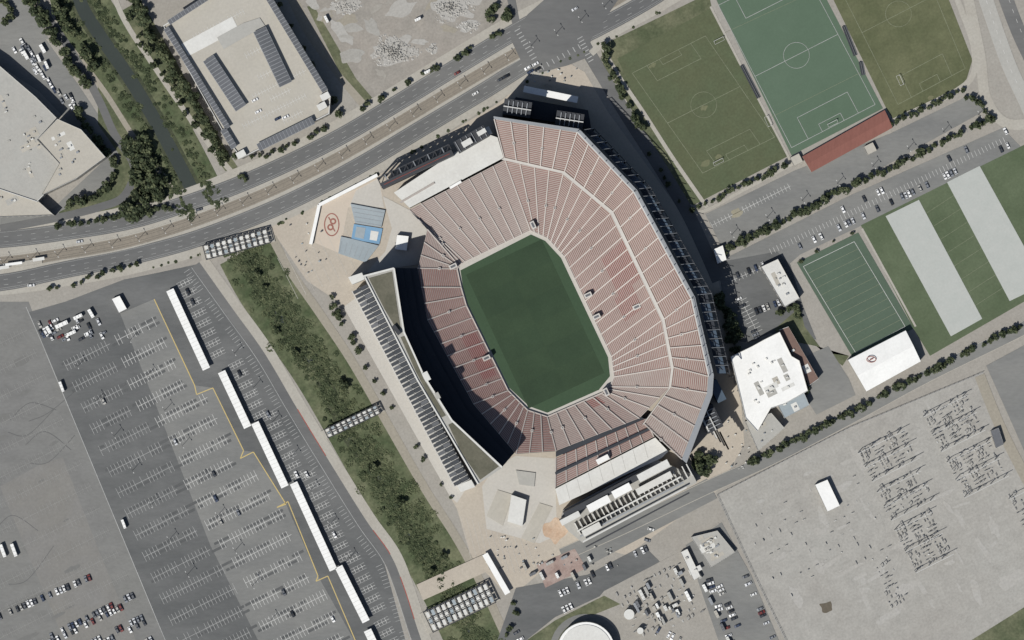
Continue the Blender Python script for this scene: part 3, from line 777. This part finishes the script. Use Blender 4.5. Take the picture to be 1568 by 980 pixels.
rib('sidewalk',[(1088,10),(1150,130),(1210,245)],3.5,.16,M_walk)
rib('sidewalk',[(940,120),(965,170),(1010,245),(1040,300),(1070,325),(1140,290),(1215,250)],5,.165,M_walk)
poly('lawn',[(920,70),(1085,-10),(1090,12),(945,90),(1062,314),(1050,310),(960,160),(925,110)],.07,M_lawn)
pitch([(968,112),(1080,55),(1186,210),(1076,265)],.18,M_gl,.6)
pitch([(1100,8),(1226,-55),(1340,160),(1212,226)],.18,M_faint,.7)
pitch([(1265,-60),(1385,-120),(1478,105),(1375,160)],.18,M_gl,.6)
b=B(); b.pl([(1110,50),(1240,-10)],.4,.19,M_gl); b.pl([(1180,180),(1320,110)],.4,.19,M_gl);b.obj('pitch_markings')
for c in ((1099,246),(1274,187),(1100,60)): goal(c,(.89,-.45))
goal((1380,122),(.4,.9)); goal((1178,185),(.4,.9))
for a,c in (((1136,100),(1162,150)),((1292,40),(1310,85)),((1318,95),(1322,115))):
    b=B(); d=(c[0]-a[0],c[1]-a[1]);L=math.hypot(*d);m=((a[0]+c[0])/2,(a[1]+c[1])/2);n=(-d[1]/L,d[0]/L)
    for i in range(4): b.box((m[0]+n[0]*(i*1.6-2.4),m[1]+n[1]*(i*1.6-2.4)),L,1.5,d,.1,.5+i*.5,M_dst if i%2 else M_solarl)
    b.obj('bleachers')
b=B(); q=[(1228,240),(1354,169),(1366,196),(1242,264)]
m1=((q[0][0]+q[3][0])/2,(q[0][1]+q[3][1])/2);m2=((q[1][0]+q[2][0])/2,(q[1][1]+q[2][1])/2)
b.prism(q,0,3.5,M_redr,M_wall)
b.face([W(q[0],3.52),W(q[1],3.52),W(m2,5),W(m1,5)],M_redr);b.face([W(q[3],3.52),W(q[2],3.52),W(m2,5),W(m1,5)],M_redr)
b.face([W(q[0],3.52),W(q[3],3.52),W(m1,5)],M_redr);b.face([W(q[1],3.52),W(q[2],3.52),W(m2,5)],M_redr)
b.obj('red_roof_pavilion')
for c in ((1219,245),(1332,228)): building('small_building',B().rp(c,15,14,U),3.5,M_roofb,M_wall,.3,1,0)
rib('sidewalk',[(1440,-60),(1470,10),(1492,80),(1478,130),(1380,180),(1365,188)],9,.13,M_walk)
poly('parking_street',[(1080,328),(1215,262),(1362,205),(1480,148),(1516,165),(1300,285),(1105,378)],.14,M_lotm)
rib('east_road',[(1490,-60),(1520,30),(1545,100),(1568,150),(1600,220)],22,.18,M_roofg)
rib('east_road',[(1520,-60),(1560,50),(1610,150)],22,.19,M_asph)
rib('road',[(1470,-60),(1500,80),(1510,150),(1545,190),(1620,180)],16,.17,M_walk)
b=B(); dashes(b,[(1490,-60),(1520,30),(1545,100),(1568,150)],0,.5,.22,M_paint,6,10); dashes(b,[(1520,-60),(1560,50),(1610,150)],-4,.5,.23,M_paint,6,10); b.obj('lane_markings')
poly('east_parking_lot',[(1098,402),(1300,300),(1535,196),(1568,230),(1320,345),(1225,390),(1208,405),(1230,470),(1250,520),(1180,510),(1145,525),(1120,520),(1110,470)],.135,M_lotm)
poly('east_parking_lot_dark',[(1098,402),(1190,385),(1210,405),(1230,470),(1250,520),(1180,510),(1145,525),(1120,520),(1110,470)],.145,M_lotd)
b=B()
comb(b,(1090,345),(1210,285),10,.2,M_paint,6,.5); comb(b,(1120,378),(1500,190),8,.2,M_faint,6,.5,False)
comb(b,(1180,385),(1540,213),9,.2,M_paint,6,.5,False); comb(b,(1135,460),(1160,510),18,.2,M_paint,6,.5)
comb(b,(1120,430),(1170,408),9,.2,M_paint,6,.5)
b.obj('stall_markings')
for p,q,pr in (((1195,392),(1560,215),.3),((1250,340),(1545,198),.2),((1150,480),(1195,462),.6),((1130,455),(1160,520),.3),((1110,430),(1170,405),.3),((1250,630),(1285,610),.3)): addcars(p,q,6,0,pr)
b=B(); b.flat(blob((1128,326),10,5,12,.6,-.4),.21,mat('yellowish_patch',(150,142,112),(138,134,120),fvar=.1)); b.obj('pavement_patch')
poly('practice_field_grass',[(1318,345),(1535,238),(1568,222),(1640,190),(1640,430),(1568,462),(1424,545),(1400,505)],.16,M_g4)
poly('practice_turf_field',[(1220,402),(1314,356),(1399,503),(1306,548)],.18,M_g5)
poly('lawn',[(1185,505),(1225,470),(1232,500),(1262,540),(1300,545),(1290,560),(1250,530),(1200,520)],.155,M_lawn)
poly('tarp_covered_field',[(1356,331),(1407,306),(1504,488),(1456,515)],.3,M_tarp)
poly('tarp_covered_field',[(1450,279),(1500,254),(1600,435),(1546,461)],.3,M_tarp)
b=B(); q=[(1230,408),(1308,370),(1386,500),(1310,540)]
b.pl(q,.6,.24,M_paint,True)
for i in range(1,12):
    b.line(bil(q,0,i/12),bil(q,1,i/12),.4,.26,M_gl)
b.pl([(1320,350),(1402,500)],3,.22,M_walk)
for k in range(1,9):
    p=[(1408+(1504-1408)*k/9,306+(488-306)*k/9),(1450+(1546-1450)*k/9,279+(461-279)*k/9)]; b.line(p[0],p[1],.4,.26,M_gl)
b.obj('practice_field_lines')
tent=empty('practice_tent'); b=B(); q=[(1297,551),(1385,506),(1408,553),(1325,599)]
m1=bil(q,0,.5);m2=bil(q,1,.5)
b.prism(q,0,8,M_whiteb,M_wall)
b.face([W(q[0],8.02),W(q[1],8.02),W(m2,10.2),W(m1,10.2)],M_whiteb);b.face([W(q[3],8.02),W(q[2],8.02),W(m2,10.2),W(m1,10.2)],M_whiteb)
b.face([W(q[0],8.02),W(q[3],8.02),W(m1,10.2)],M_whiteb);b.face([W(q[1],8.02),W(q[2],8.02),W(m2,10.2)],M_whiteb)
b.obj('tent_shell',tent)
b=B(); oval(b,(1332,550),7,4.5,1.3,10.4,M_emb,16); b.rect((1332,550),7,1.5,U,10.45,M_emb); b.obj('tent_logo',tent)
building('training_facility',[(1117,546),(1150,530),(1168,520),(1192,508),(1210,545),(1222,552),(1235,598),(1200,618),(1178,625),(1158,660),(1140,640),(1128,590)],12,M_whiteb,M_wall,.7,3,20,8,0,M_white)
building('facility_wing',[(1192,505),(1206,500),(1252,580),(1238,590)],8,M_brick,M_wall,.4,2,2,9)
building('facility_wing',[(1186,612),(1226,592),(1238,620),(1200,640)],7,M_bgrey,M_wall,.4,2,3,9)
building('facility_wing',[(1140,645),(1180,632),(1200,655),(1160,690)],7,M_roofg,M_wall,.4,2,4,4)
building('field_office_building',[(1164,409),(1190,397),(1223,457),(1200,470)],7,M_white,M_wall,.6,2,8,12)
building('small_building',[(1092,382),(1106,376),(1112,398),(1098,404)],5,M_whiteb,M_wall,.3,1,0)
poly('tennis_lot',[(1235,545),(1268,530),(1300,580),(1310,605),(1250,635),(1228,600)],.165,M_lotm)
dr=[(860,850),(960,805),(1075,750),(1180,702),(1300,640),(1420,575),(1568,502),(1700,430)]
b=B(); ribbon(b,dr,20,.25,M_lotm); b.obj('access_road')
b=B(); ribbon(b,dr,1.0,.29,M_walk,off=10); ribbon(b,dr,1.0,.29,M_walk,off=-10); b.obj('kerb_lines')
rib('asphalt_street',[(880,858),(990,800),(1090,748)],34,.22,M_lotm)
poly('substation_yard',[(1098,758),(1300,655),(1505,570),(1568,720),(1640,900),(1640,1000),(1212,1000),(1150,870)],.12,M_grav)
b=B()
for i in range(110):
    c=bil([(1130,772),(1490,605),(1570,890),(1240,975)],R3.random(),R3.random())
    b.flat(blob(c,R3.uniform(6,30),500+i,12,R3.uniform(.12,.4),R3.choice([-.46,1.1])+R3.uniform(-.2,.2)),.125+i*.0008,R3.choice([M_gp,M_grav]))
b.flat(blob((1265,930),11,3,12,.8),.24,mat('dark_soil',(104,94,80),(92,86,74),fvar=.12))
b.obj('gravel_patches')
rib('dirt_track',[(1500,575),(1530,650),(1570,730),(1640,860)],16,.235,M_path)
poly('dark_yard',[(1510,560),(1640,490),(1640,760),(1568,690)],.26,M_lotm)
poly('lawn',[(1480,985),(1568,930),(1640,900),(1640,1000)],.25,M_lawn)
M_eq=[mat('equip_light',(182,182,178),fvar=.05),mat('equip_mid',(158,158,156),fvar=.05),mat('equip_dark',(128,130,131),fvar=.05)]
def substation(o,nu,nv,du,dv,name,dens=.8,h=1.0):
    b=B()
    for i in range(nu):
        if h==1.0 and i%4==3: continue
        for j in range(nv):
            if R.random()>dens: continue
            c=F(o,i*du+R.uniform(-.8,.8),j*dv+R.uniform(-.8,.8)); d=U if (i//4+j//4)%2 else V
            k=R.random(); m=R.choice(M_eq); m2=R.choice(M_eq)
            b.rect(c,R.uniform(3,6),R.uniform(2,3.4),d,.26,M_gp)
            if k<.4:
                l=R.uniform(3.5,6)
                p,q=(c[0]-d[0]*l/2,c[1]-d[1]*l/2),(c[0]+d[0]*l/2,c[1]+d[1]*l/2); hh=R.uniform(2.2,4)*h
                b.beam(W(p,0),W(p,hh),.25,m);b.beam(W(q,0),W(q,hh),.25,m);b.beam(W(p,hh),W(q,hh),.35,m)
                for t in (.2,.5,.8):
                    e=bil([p,q,q,p],t,0); b.beam(W(e,hh),W(e,hh+.6),.3,m2)
            elif k<.8:
                for t in (-1.6,0,1.6):
                    e=(c[0]+d[0]*t,c[1]+d[1]*t); b.box(e,.7,.7,d,0.1,R.uniform(1,1.6)*h,m)
                b.box(c,4.6,.5,d,1.7*h,1.85*h,m2,None,True)
            else: b.box(c,R.uniform(1.3,3),R.uniform(1,2),d,.1,R.uniform(.6,1.5),m)
    if h==1.0:
        for j in (0,nv//2,nv-1):
            p,q=F(o,-2,j*dv+3),F(o,nu*du,j*dv+3)
            b.beam(W(p,7),W(q,7),.35,M_eq[0])
            for s_ in range(0,nu,4): e=F(o,s_*du-2,j*dv+3); b.beam(W(e,0),W(e,7),.4,M_eq[0])
    b.obj(name)
for o_,nu_,nv_ in (((1314,690),14,9),((1343,750),13,9),((1370,808),11,13),((1414,634),13,11),((1450,704),13,11)):
    substation(o_,nu_,nv_,5.6,6,'substation_equipment',.78)
substation((1545,760),8,18,7,7,'substation_equipment',.6)
substation((1330,860),5,12,7,7,'substation_equipment',.4,.9)
substation((1140,800),14,12,14,12,'yard_materials',.3,.25)
building('white_shed',[(1247,742),(1266,734),(1285,774),(1266,783)],5,M_whiteb,M_wall,.2,1,0)
building('control_building',[(1516,660),(1528,655),(1536,680),(1524,686)],4,M_sg,M_wall,.2,1,0)
b=B()
for pts_ in ([(1098,760),(1150,872),(1212,1000)],[(1098,758),(1300,655),(1505,570)]):
    for p,q in zip(pts_,pts_[1:]): b.beam(W(p,2.3),W(q,2.3),.12,M_gst); b.beam(W(p,1.2),W(q,1.2),.12,M_gst)
    for p in resample(pts_,8): b.beam(W(p,0),W(p,2.4),.15,M_gst)
b.obj('chain_link_fence')
poly('south_lot',[(790,900),(900,880),(985,835),(1010,860),(925,910),(850,945),(800,985),(760,985)],.16,M_lotd)
poly('south_yard',[(925,905),(1040,845),(1100,800),(1150,880),(1200,1010),(900,1010),(880,960)],.165,M_base)
poly('south_yard_asphalt',[(1050,835),(1105,800),(1150,880),(1205,1010),(1110,1010)],.18,M_lotm)
poly('lawn',[(800,985),(850,950),(925,912),(950,925),(900,945),(855,985)],.175,M_lawn)
poly('brick_pad',[(822,865),(880,840),(898,870),(835,900)],.3,mat('brick_pad',(146,122,113),(156,139,130),var=.08,scale=.1,fvar=.12))
b=B(); n=48; c=(897,995); r=44
b.prism([(c[0]+math.cos(i*6.283/n)*r,c[1]+math.sin(i*6.283/n)*r) for i in range(n)],0,9,M_whiteb,M_wall)
b.prism([(c[0]+math.cos(i*6.283/n)*(r-4),c[1]+math.sin(i*6.283/n)*(r-4)) for i in range(n)],9.01,9.5,M_white,M_wall)
b.obj('water_tank')
ring_b=B(); ring(ring_b,c,45,55,.25,M_lotm); ring_b.obj('tank_ring_road')
for (x,y,r) in ((963,940,8),(980,965,5)):
    b=B(); b.prism([(x+math.cos(i*6.283/20)*r,y+math.sin(i*6.283/20)*r) for i in range(20)],0,5,M_white,M_wall); b.obj('storage_tank')
building('site_building',[(1058,822),(1098,812),(1125,845),(1088,868)],4,M_roofg,M_wall,.3,1,22,21)
building('site_building',[(1042,845),(1052,840),(1072,882),(1062,888)],4,M_white,M_wall,.3,1,2,22)
R2=random.Random(5)
TM=[M_white,M_roofg,M_whiteb,M_gst,M_roofb,M_sg]
lst=[]
for i in range(22): lst.append((F((960,905),R2.uniform(0,85),R2.uniform(0,70)),R2.uniform(8,17),R2.uniform(3.6,5),R2.choice([V,V,U])))
for i in range(9): lst.append(((800+i*13+R2.uniform(-4,4),880-i*3+R2.uniform(-14,20)),R2.uniform(8,14),4,R2.choice([U,V])))
for i in range(6): lst.append(((1070+i*9,880+i*20),12,4.5,V))
trailers(lst,TM)
substation((945,910),14,10,8,9,'utility_equipment',.5,.7)
for p,q,pr in (((905,880),(990,840),.4),((850,912),(905,888),.7),((850,940),(890,920),.5),((1100,895),(1130,960),.6),((1085,885),(1120,985),.35),((1140,880),(1185,980),.4),((1000,960),(1050,985),.4),((780,950),(800,985),.3),((990,830),(1000,800),.3)): addcars(p,q,6,0,pr)
kio=B()
for i in range(130):
    x,y=R2.choice([(R2.uniform(820,960),R2.uniform(835,870)),(R2.uniform(740,830),R2.uniform(815,870)),(R2.uniform(440,500),R2.uniform(340,420)),(R2.uniform(1110,1150),R2.uniform(640,720)),(R2.uniform(800,890),R2.uniform(100,135)),(R2.uniform(480,1000),-1)])
    if y<0:
        t=R2.random(); x,y=1100+t*30+R2.uniform(-5,5),520+t*90
    kio.box((x,y),R2.uniform(1,3.2),R2.uniform(1,2.4),U,.15,R2.uniform(.8,2.2),R2.choice([M_white,M_roofg,M_sg,M_bgrey]))
kio.obj('plaza_stalls')

# ---------------- cars
carcols=[(215,215,212),(190,192,194),(60,62,66),(35,36,40),(120,124,130),(118,48,44),(52,64,90),(228,228,226),(165,163,156),(90,92,96)]
def carmesh(i,col):
    b=B(); paint=mat('car_paint_%d'%i,col,var=0,fvar=0,rough=.35,spec=.5)
    prof=[(-2.3,.35),(-2.3,.85),(-2.1,.98),(-1.2,1.02),(1.0,1.0),(2.1,.82),(2.3,.65),(2.3,.35)]
    w=.9
    for (x0,z0),(x1,z1) in zip(prof,prof[1:]): b.face([(x0,-w,z0),(x1,-w,z1),(x1,w,z1),(x0,w,z0)],paint)
    for s_ in (-w,w): b.face([(x,s_,z) for x,z in prof],paint)
    lo_=[(-1.9,.8),(-1.9,-.8),(1.1,-.8),(1.1,.8)]; hi=[(-1.35,.62),(-1.35,-.62),(.35,-.62),(.35,.62)]
    for k in range(4):
        a,c=lo_[k],lo_[(k+1)%4];e,f=hi[k],hi[(k+1)%4]
        b.face([(a[0],a[1],1.03),(c[0],c[1],1.03),(f[0],f[1],1.48),(e[0],e[1],1.48)],M_glass)
    b.face([(x,y,1.485) for x,y in hi],paint)
    for x in (-1.4,1.4):
        for y in (-.92,.72):
            P=[(x+.33*math.cos(t*.785),.33+.33*math.sin(t*.785)) for t in range(8)]
            b.face([(px,y,pz) for px,pz in P],M_rubber);b.face([(px,y+.2,pz) for px,pz in P],M_rubber)
            for k in range(8):
                p,q=P[k],P[(k+1)%8]; b.face([(p[0],y,p[1]),(q[0],y,q[1]),(q[0],y+.2,q[1]),(p[0],y+.2,p[1])],M_rubber)
    return b.mesh('car')
cm=[carmesh(i,c) for i,c in enumerate(carcols)]
cmw=cm+[cm[0],cm[1],cm[7],cm[4],cm[8],cm[2],cm[7]]
def putcar(c,d,name='parked_car',z=.2):
    o=bpy.data.objects.new(name,R.choice(cmw)); sc.collection.objects.link(o)
    x,y,_=W(c); o.location=(x,y,z); a=math.atan2(-d[1],d[0]); o.rotation_euler=(0,0,a+(math.pi if R.random()<.5 else 0)+R.uniform(-.04,.04))
    s_=R.uniform(.95,1.1); o.scale=(s_,s_,s_)
for i in range(30):
    t=R.random(); cars.append(((25+t*95+R.uniform(-6,6),65+t*105+R.uniform(-10,10)),(.5,.86)))
for i in range(30): cars.append(((R.uniform(55,160),R.uniform(485,520)),R.choice([U,V])))
for c in cars: putcar(c[0],c[1],z=c[2] if len(c)>2 else .2)
for c,d in (((122,370),(.98,-.15)),((48,437),(.98,-.15)),((305,321),(.95,-.3)),((880,14),(.87,-.5)),((728,143),(.87,-.5)),((766,122),(.87,-.5)),((775,117),(.87,-.5)),((808,104),(.87,-.5)),((820,98),(.87,-.5)),((812,110),(.87,-.5)),((823,106),(.87,-.5)),((700,112),(.87,-.5))): putcar(c,d,'car',.42)

# ---------------- trees
def treemesh(seed,Rr=3.6,H=7.5):
    rr=random.Random(seed); b=B()
    n=7
    def seg(a,c,r0,r1):
        a=Vector(a);c=Vector(c);d=(c-a).normalized();x=d.orthogonal().normalized();y=d.cross(x)
        A=[a+(x*math.cos(t*6.283/n)+y*math.sin(t*6.283/n))*r0 for t in range(n)];C=[c+(x*math.cos(t*6.283/n)+y*math.sin(t*6.283/n))*r1 for t in range(n)]
        for i in range(n): b.face([A[i],A[(i+1)%n],C[(i+1)%n],C[i]],M_bark)
    seg((0,0,0),(0,0,H*.45),.28,.18)
    cl=[]
    for i in range(13):
        a=rr.uniform(0,6.283);q=rr.random()**.5*.78;z=rr.uniform(-.6,.9)
        k=math.sqrt(max(.15,1-z*z*.8))
        p=Vector((math.cos(a)*Rr*q*k,math.sin(a)*Rr*q*k,H*.62+z*H*.3)); cl.append((p,rr.uniform(.28,.45)*Rr))
        if i<6: seg((0,0,H*.4),p,.12,.04)
    for p,r in cl:
        tone=rr.random()
        for i in range(30):
            v=Vector((rr.gauss(0,1),rr.gauss(0,1),rr.gauss(0,1))).normalized()*r*rr.uniform(.5,1.05)
            v.z*=.75; c=p+v; s_=rr.uniform(.35,.7)
            nrm=(v.normalized()+Vector((rr.uniform(-.6,.6),rr.uniform(-.6,.6),rr.uniform(0,.8)))).normalized(); x=nrm.orthogonal().normalized(); y=nrm.cross(x)
            a=rr.uniform(0,6.28);X=x*math.cos(a)+y*math.sin(a);Y=nrm.cross(X)
            m=M_leafd if tone<.4 else (M_leafm if tone<.8 else M_leafl)
            if rr.random()<.25: m=rr.choice([M_leafd,M_leafm,M_leafl])
            b.face([c-X*s_-Y*s_*.6,c+X*s_*.2-Y*s_,c+X*s_+Y*s_*.4,c-X*s_*.3+Y*s_],m)
    return b.mesh('tree')
tm=[treemesh(i) for i in range(6)]
def tree(c,r=3.6,z=.1):
    o=bpy.data.objects.new('broadleaf_tree',R.choice(tm)); sc.collection.objects.link(o)
    x,y,_=W(c); o.location=(x,y,z); k=r/3.6; o.scale=(k*R.uniform(.9,1.15),k*R.uniform(.9,1.15),k*R.uniform(.75,1.05)); o.rotation_euler=(0,0,R.uniform(0,6.28))
def row(pts,step,r,jit=2,prob=1.0):
    for p in resample(smooth(pts,5),step):
        if R.random()<prob: tree((p[0]+R.uniform(-jit,jit),p[1]+R.uniform(-jit,jit)),r*R.uniform(.6,1.25))
def scatter(q,n,r):
    for i in range(n): tree(bil(q,R.random(),R.random()),r*R.uniform(.6,1.3))
row([(45,-10),(70,35),(105,90),(140,140)],9,5.0,5)
row([(78,-10),(110,50),(150,115)],12,4.2,4,.8)
row([(200,-10),(235,60),(275,120),(310,180),(345,250)],9,4.5,4)
row([(195,30),(240,100),(285,165),(325,235)],14,3.4,4,.8)
scatter([(185,205),(225,205),(262,300),(215,310)],34,4.6)
scatter([(190,290),(215,290),(215,335),(190,335)],6,4.6)
row([(110,315),(150,300),(175,260),(160,225)],12,3.8,4)
row([(118,170),(150,215),(170,240)],10,3.6,3)
row([(2,0),(15,15),(10,40)],10,4,4)
row([(90,345),(150,338),(210,325)],12,2.6,2)
row([(545,175),(620,128),(700,88),(785,40)],12,2.6,3,.65)
row([(425,10),(470,90),(512,160),(522,180)],13,3.2,4,.5)
scatter([(745,10),(780,5),(785,35),(750,30)],12,3.2)
row([(360,240),(400,240),(440,225),(500,195)],12,2.8,3,.7)
row([(260,318),(220,326)],9,3)
row([(370,268),(380,280)],8,2.5)
row([(925,75),(935,110),(955,150),(975,185),(985,205)],9,3.2,3)
row([(1060,322),(1130,288),(1200,255)],11,2.4,2)
row([(1365,188),(1420,165),(1480,132)],10,2.2,2)
row([(1118,378),(1200,338),(1300,286),(1400,240),(1515,182)],10,3.2,3,.92)
row([(1112,388),(1160,362),(1250,315)],14,2.6,3,.7)
row([(1480,150),(1500,160),(1520,185)],9,2.8)
row([(985,225),(1010,260),(1040,310)],14,2.2,2,.6)
scatter([(1092,450),(1110,450),(1140,530),(1120,540)],26,3.6)
row([(1150,708),(1250,657),(1350,606),(1450,555),(1568,495)],10,3.0,2,.92)
row([(1225,400),(1310,352)],30,1.6,2)
row([(1195,480),(1215,470),(1225,490)],6,2.4)
scatter([(1062,695),(1080,690),(1095,715),(1075,728)],9,4)
row([(1235,600),(1240,575)],8,2.2)
row([(560,560),(600,625),(650,705),(690,765)],24,1.9,3,.7)
row([(505,458),(525,495),(550,540)],11,3.0,4,.85)
row([(210,405),(150,420),(110,440),(60,445),(20,460)],13,2.0,3,.6)
scatter([(780,925),(800,915),(790,975),(770,975)],6,2.2)
for c in ((422,508),(448,540),(520,585),(526,590),(568,718),(608,770),(402,440),(390,420),(676,850),(655,875)): tree((c[0]+3,c[1]),R.uniform(2.4,4))
def mass(name,pts,w,n,size,h,mats,seed,cr=(1.2,5)):
    rr=random.Random(seed); s_=smooth(pts,8); b=B()
    for i in range(n//40):
        k=rr.randrange(len(s_)-1); t=rr.random(); p=(s_[k][0]+(s_[k+1][0]-s_[k][0])*t+rr.gauss(0,w),s_[k][1]+(s_[k+1][1]-s_[k][1])*t+rr.gauss(0,w)*.6)
        r=rr.uniform(*cr); hh=h*rr.uniform(.4,1)
        m0=rr.choice(mats)
        for j in range(40):
            a=rr.uniform(0,6.28);q=rr.random()**.5
            c=Vector(W((p[0]+math.cos(a)*r*q,p[1]+math.sin(a)*r*q),.15+hh*(1-q*q)*rr.uniform(.4,1)))
            nrm=Vector((rr.uniform(-.7,.7),rr.uniform(-.7,.7),1)).normalized();x=nrm.orthogonal().normalized();y=nrm.cross(x);e=rr.uniform(.5,1)*size;a=rr.uniform(0,6)
            X=x*math.cos(a)+y*math.sin(a);Y=nrm.cross(X)
            b.face([c-X*e-Y*e*.5,c+X*e*.3-Y*e,c+X*e+Y*e*.4,c-X*e*.3+Y*e],m0 if rr.random()<.75 else rr.choice(mats))
    b.obj(name)
ms=[M_leafd,M_leafm,M_leafm,M_leafl]
mass('creek_shrubs',bed[:-1],9,20000,.65,1.8,ms,1,(1.5,6))
mass('creek_shrubs',crk[:-1],15,36000,.7,.9,[M_leafm,M_leafl,M_leafm,M_bank,M_leafl],2,(2.5,9))
mass('channel_shrubs',[(p[0]-22,p[1]+8) for p in c2],7,9000,.6,1.2,ms,3)
mass('channel_shrubs',[(p[0]+22,p[1]-8) for p in c2],7,9000,.6,1.2,ms,4)
mass('roadside_shrubs',offs(smooth(lo,4),24)[12:60],1.5,2400,.5,1,ms,5,(1,3))

b=B(); b.beam((0,0,0),(0,0,9),.22,M_dst); b.beam((0,0,9),(2,0,9.3),.16,M_dst); b.beam((1.6,0,9.2),(2.6,0,9.25),.4,M_stl); b.beam((0,0,9),(-2,0,9.3),.16,M_dst);b.beam((-1.6,0,9.2),(-2.6,0,9.25),.4,M_stl)
lm=b.mesh('street_lamp')
for p in resample(smooth(md,6),42)+resample([(120,560),(300,900)],60)+resample([(200,520),(420,960)],60)+resample([(360,540),(560,900)],60)+resample([(1120,360),(1500,175)],60):
    o=bpy.data.objects.new('street_lamp',lm); sc.collection.objects.link(o); o.location=W(p,.2); o.rotation_euler=(0,0,-1.0)

# ---------------- light
el=math.radians(53); dx,dy=.66,.75
sun=bpy.data.lights.new('sun','SUN'); sun.energy=4.3; sun.angle=math.radians(.5); sun.color=(1,.97,.92)
so=bpy.data.objects.new('sun',sun); sc.collection.objects.link(so)
so.rotation_euler=Vector((dx*math.cos(el),dy*math.cos(el),-math.sin(el))).to_track_quat('-Z','Y').to_euler()
w=bpy.data.worlds.new('World'); sc.world=w; w.use_nodes=True; nt=w.node_tree
sky=nt.nodes.new('ShaderNodeTexSky'); sky.sky_type='NISHITA'; sky.sun_disc=False; sky.sun_elevation=el; sky.sun_rotation=math.atan2(-dx,-dy)%(2*math.pi)
nt.links.new(sky.outputs[0],nt.nodes['Background'].inputs['Color']); nt.nodes['Background'].inputs['Strength'].default_value=.06
sc.view_settings.view_transform='Standard'; sc.view_settings.look='None'; sc.view_settings.exposure=0
cam=bpy.data.cameras.new('camera'); co=bpy.data.objects.new('camera',cam); sc.collection.objects.link(co)
H=2600; cam.sensor_width=36; cam.sensor_fit='HORIZONTAL'; cam.lens=36*H/(1568*S); cam.clip_start=10; cam.clip_end=12000
co.location=(0,0,H); co.rotation_euler=(0,0,0); sc.camera=co
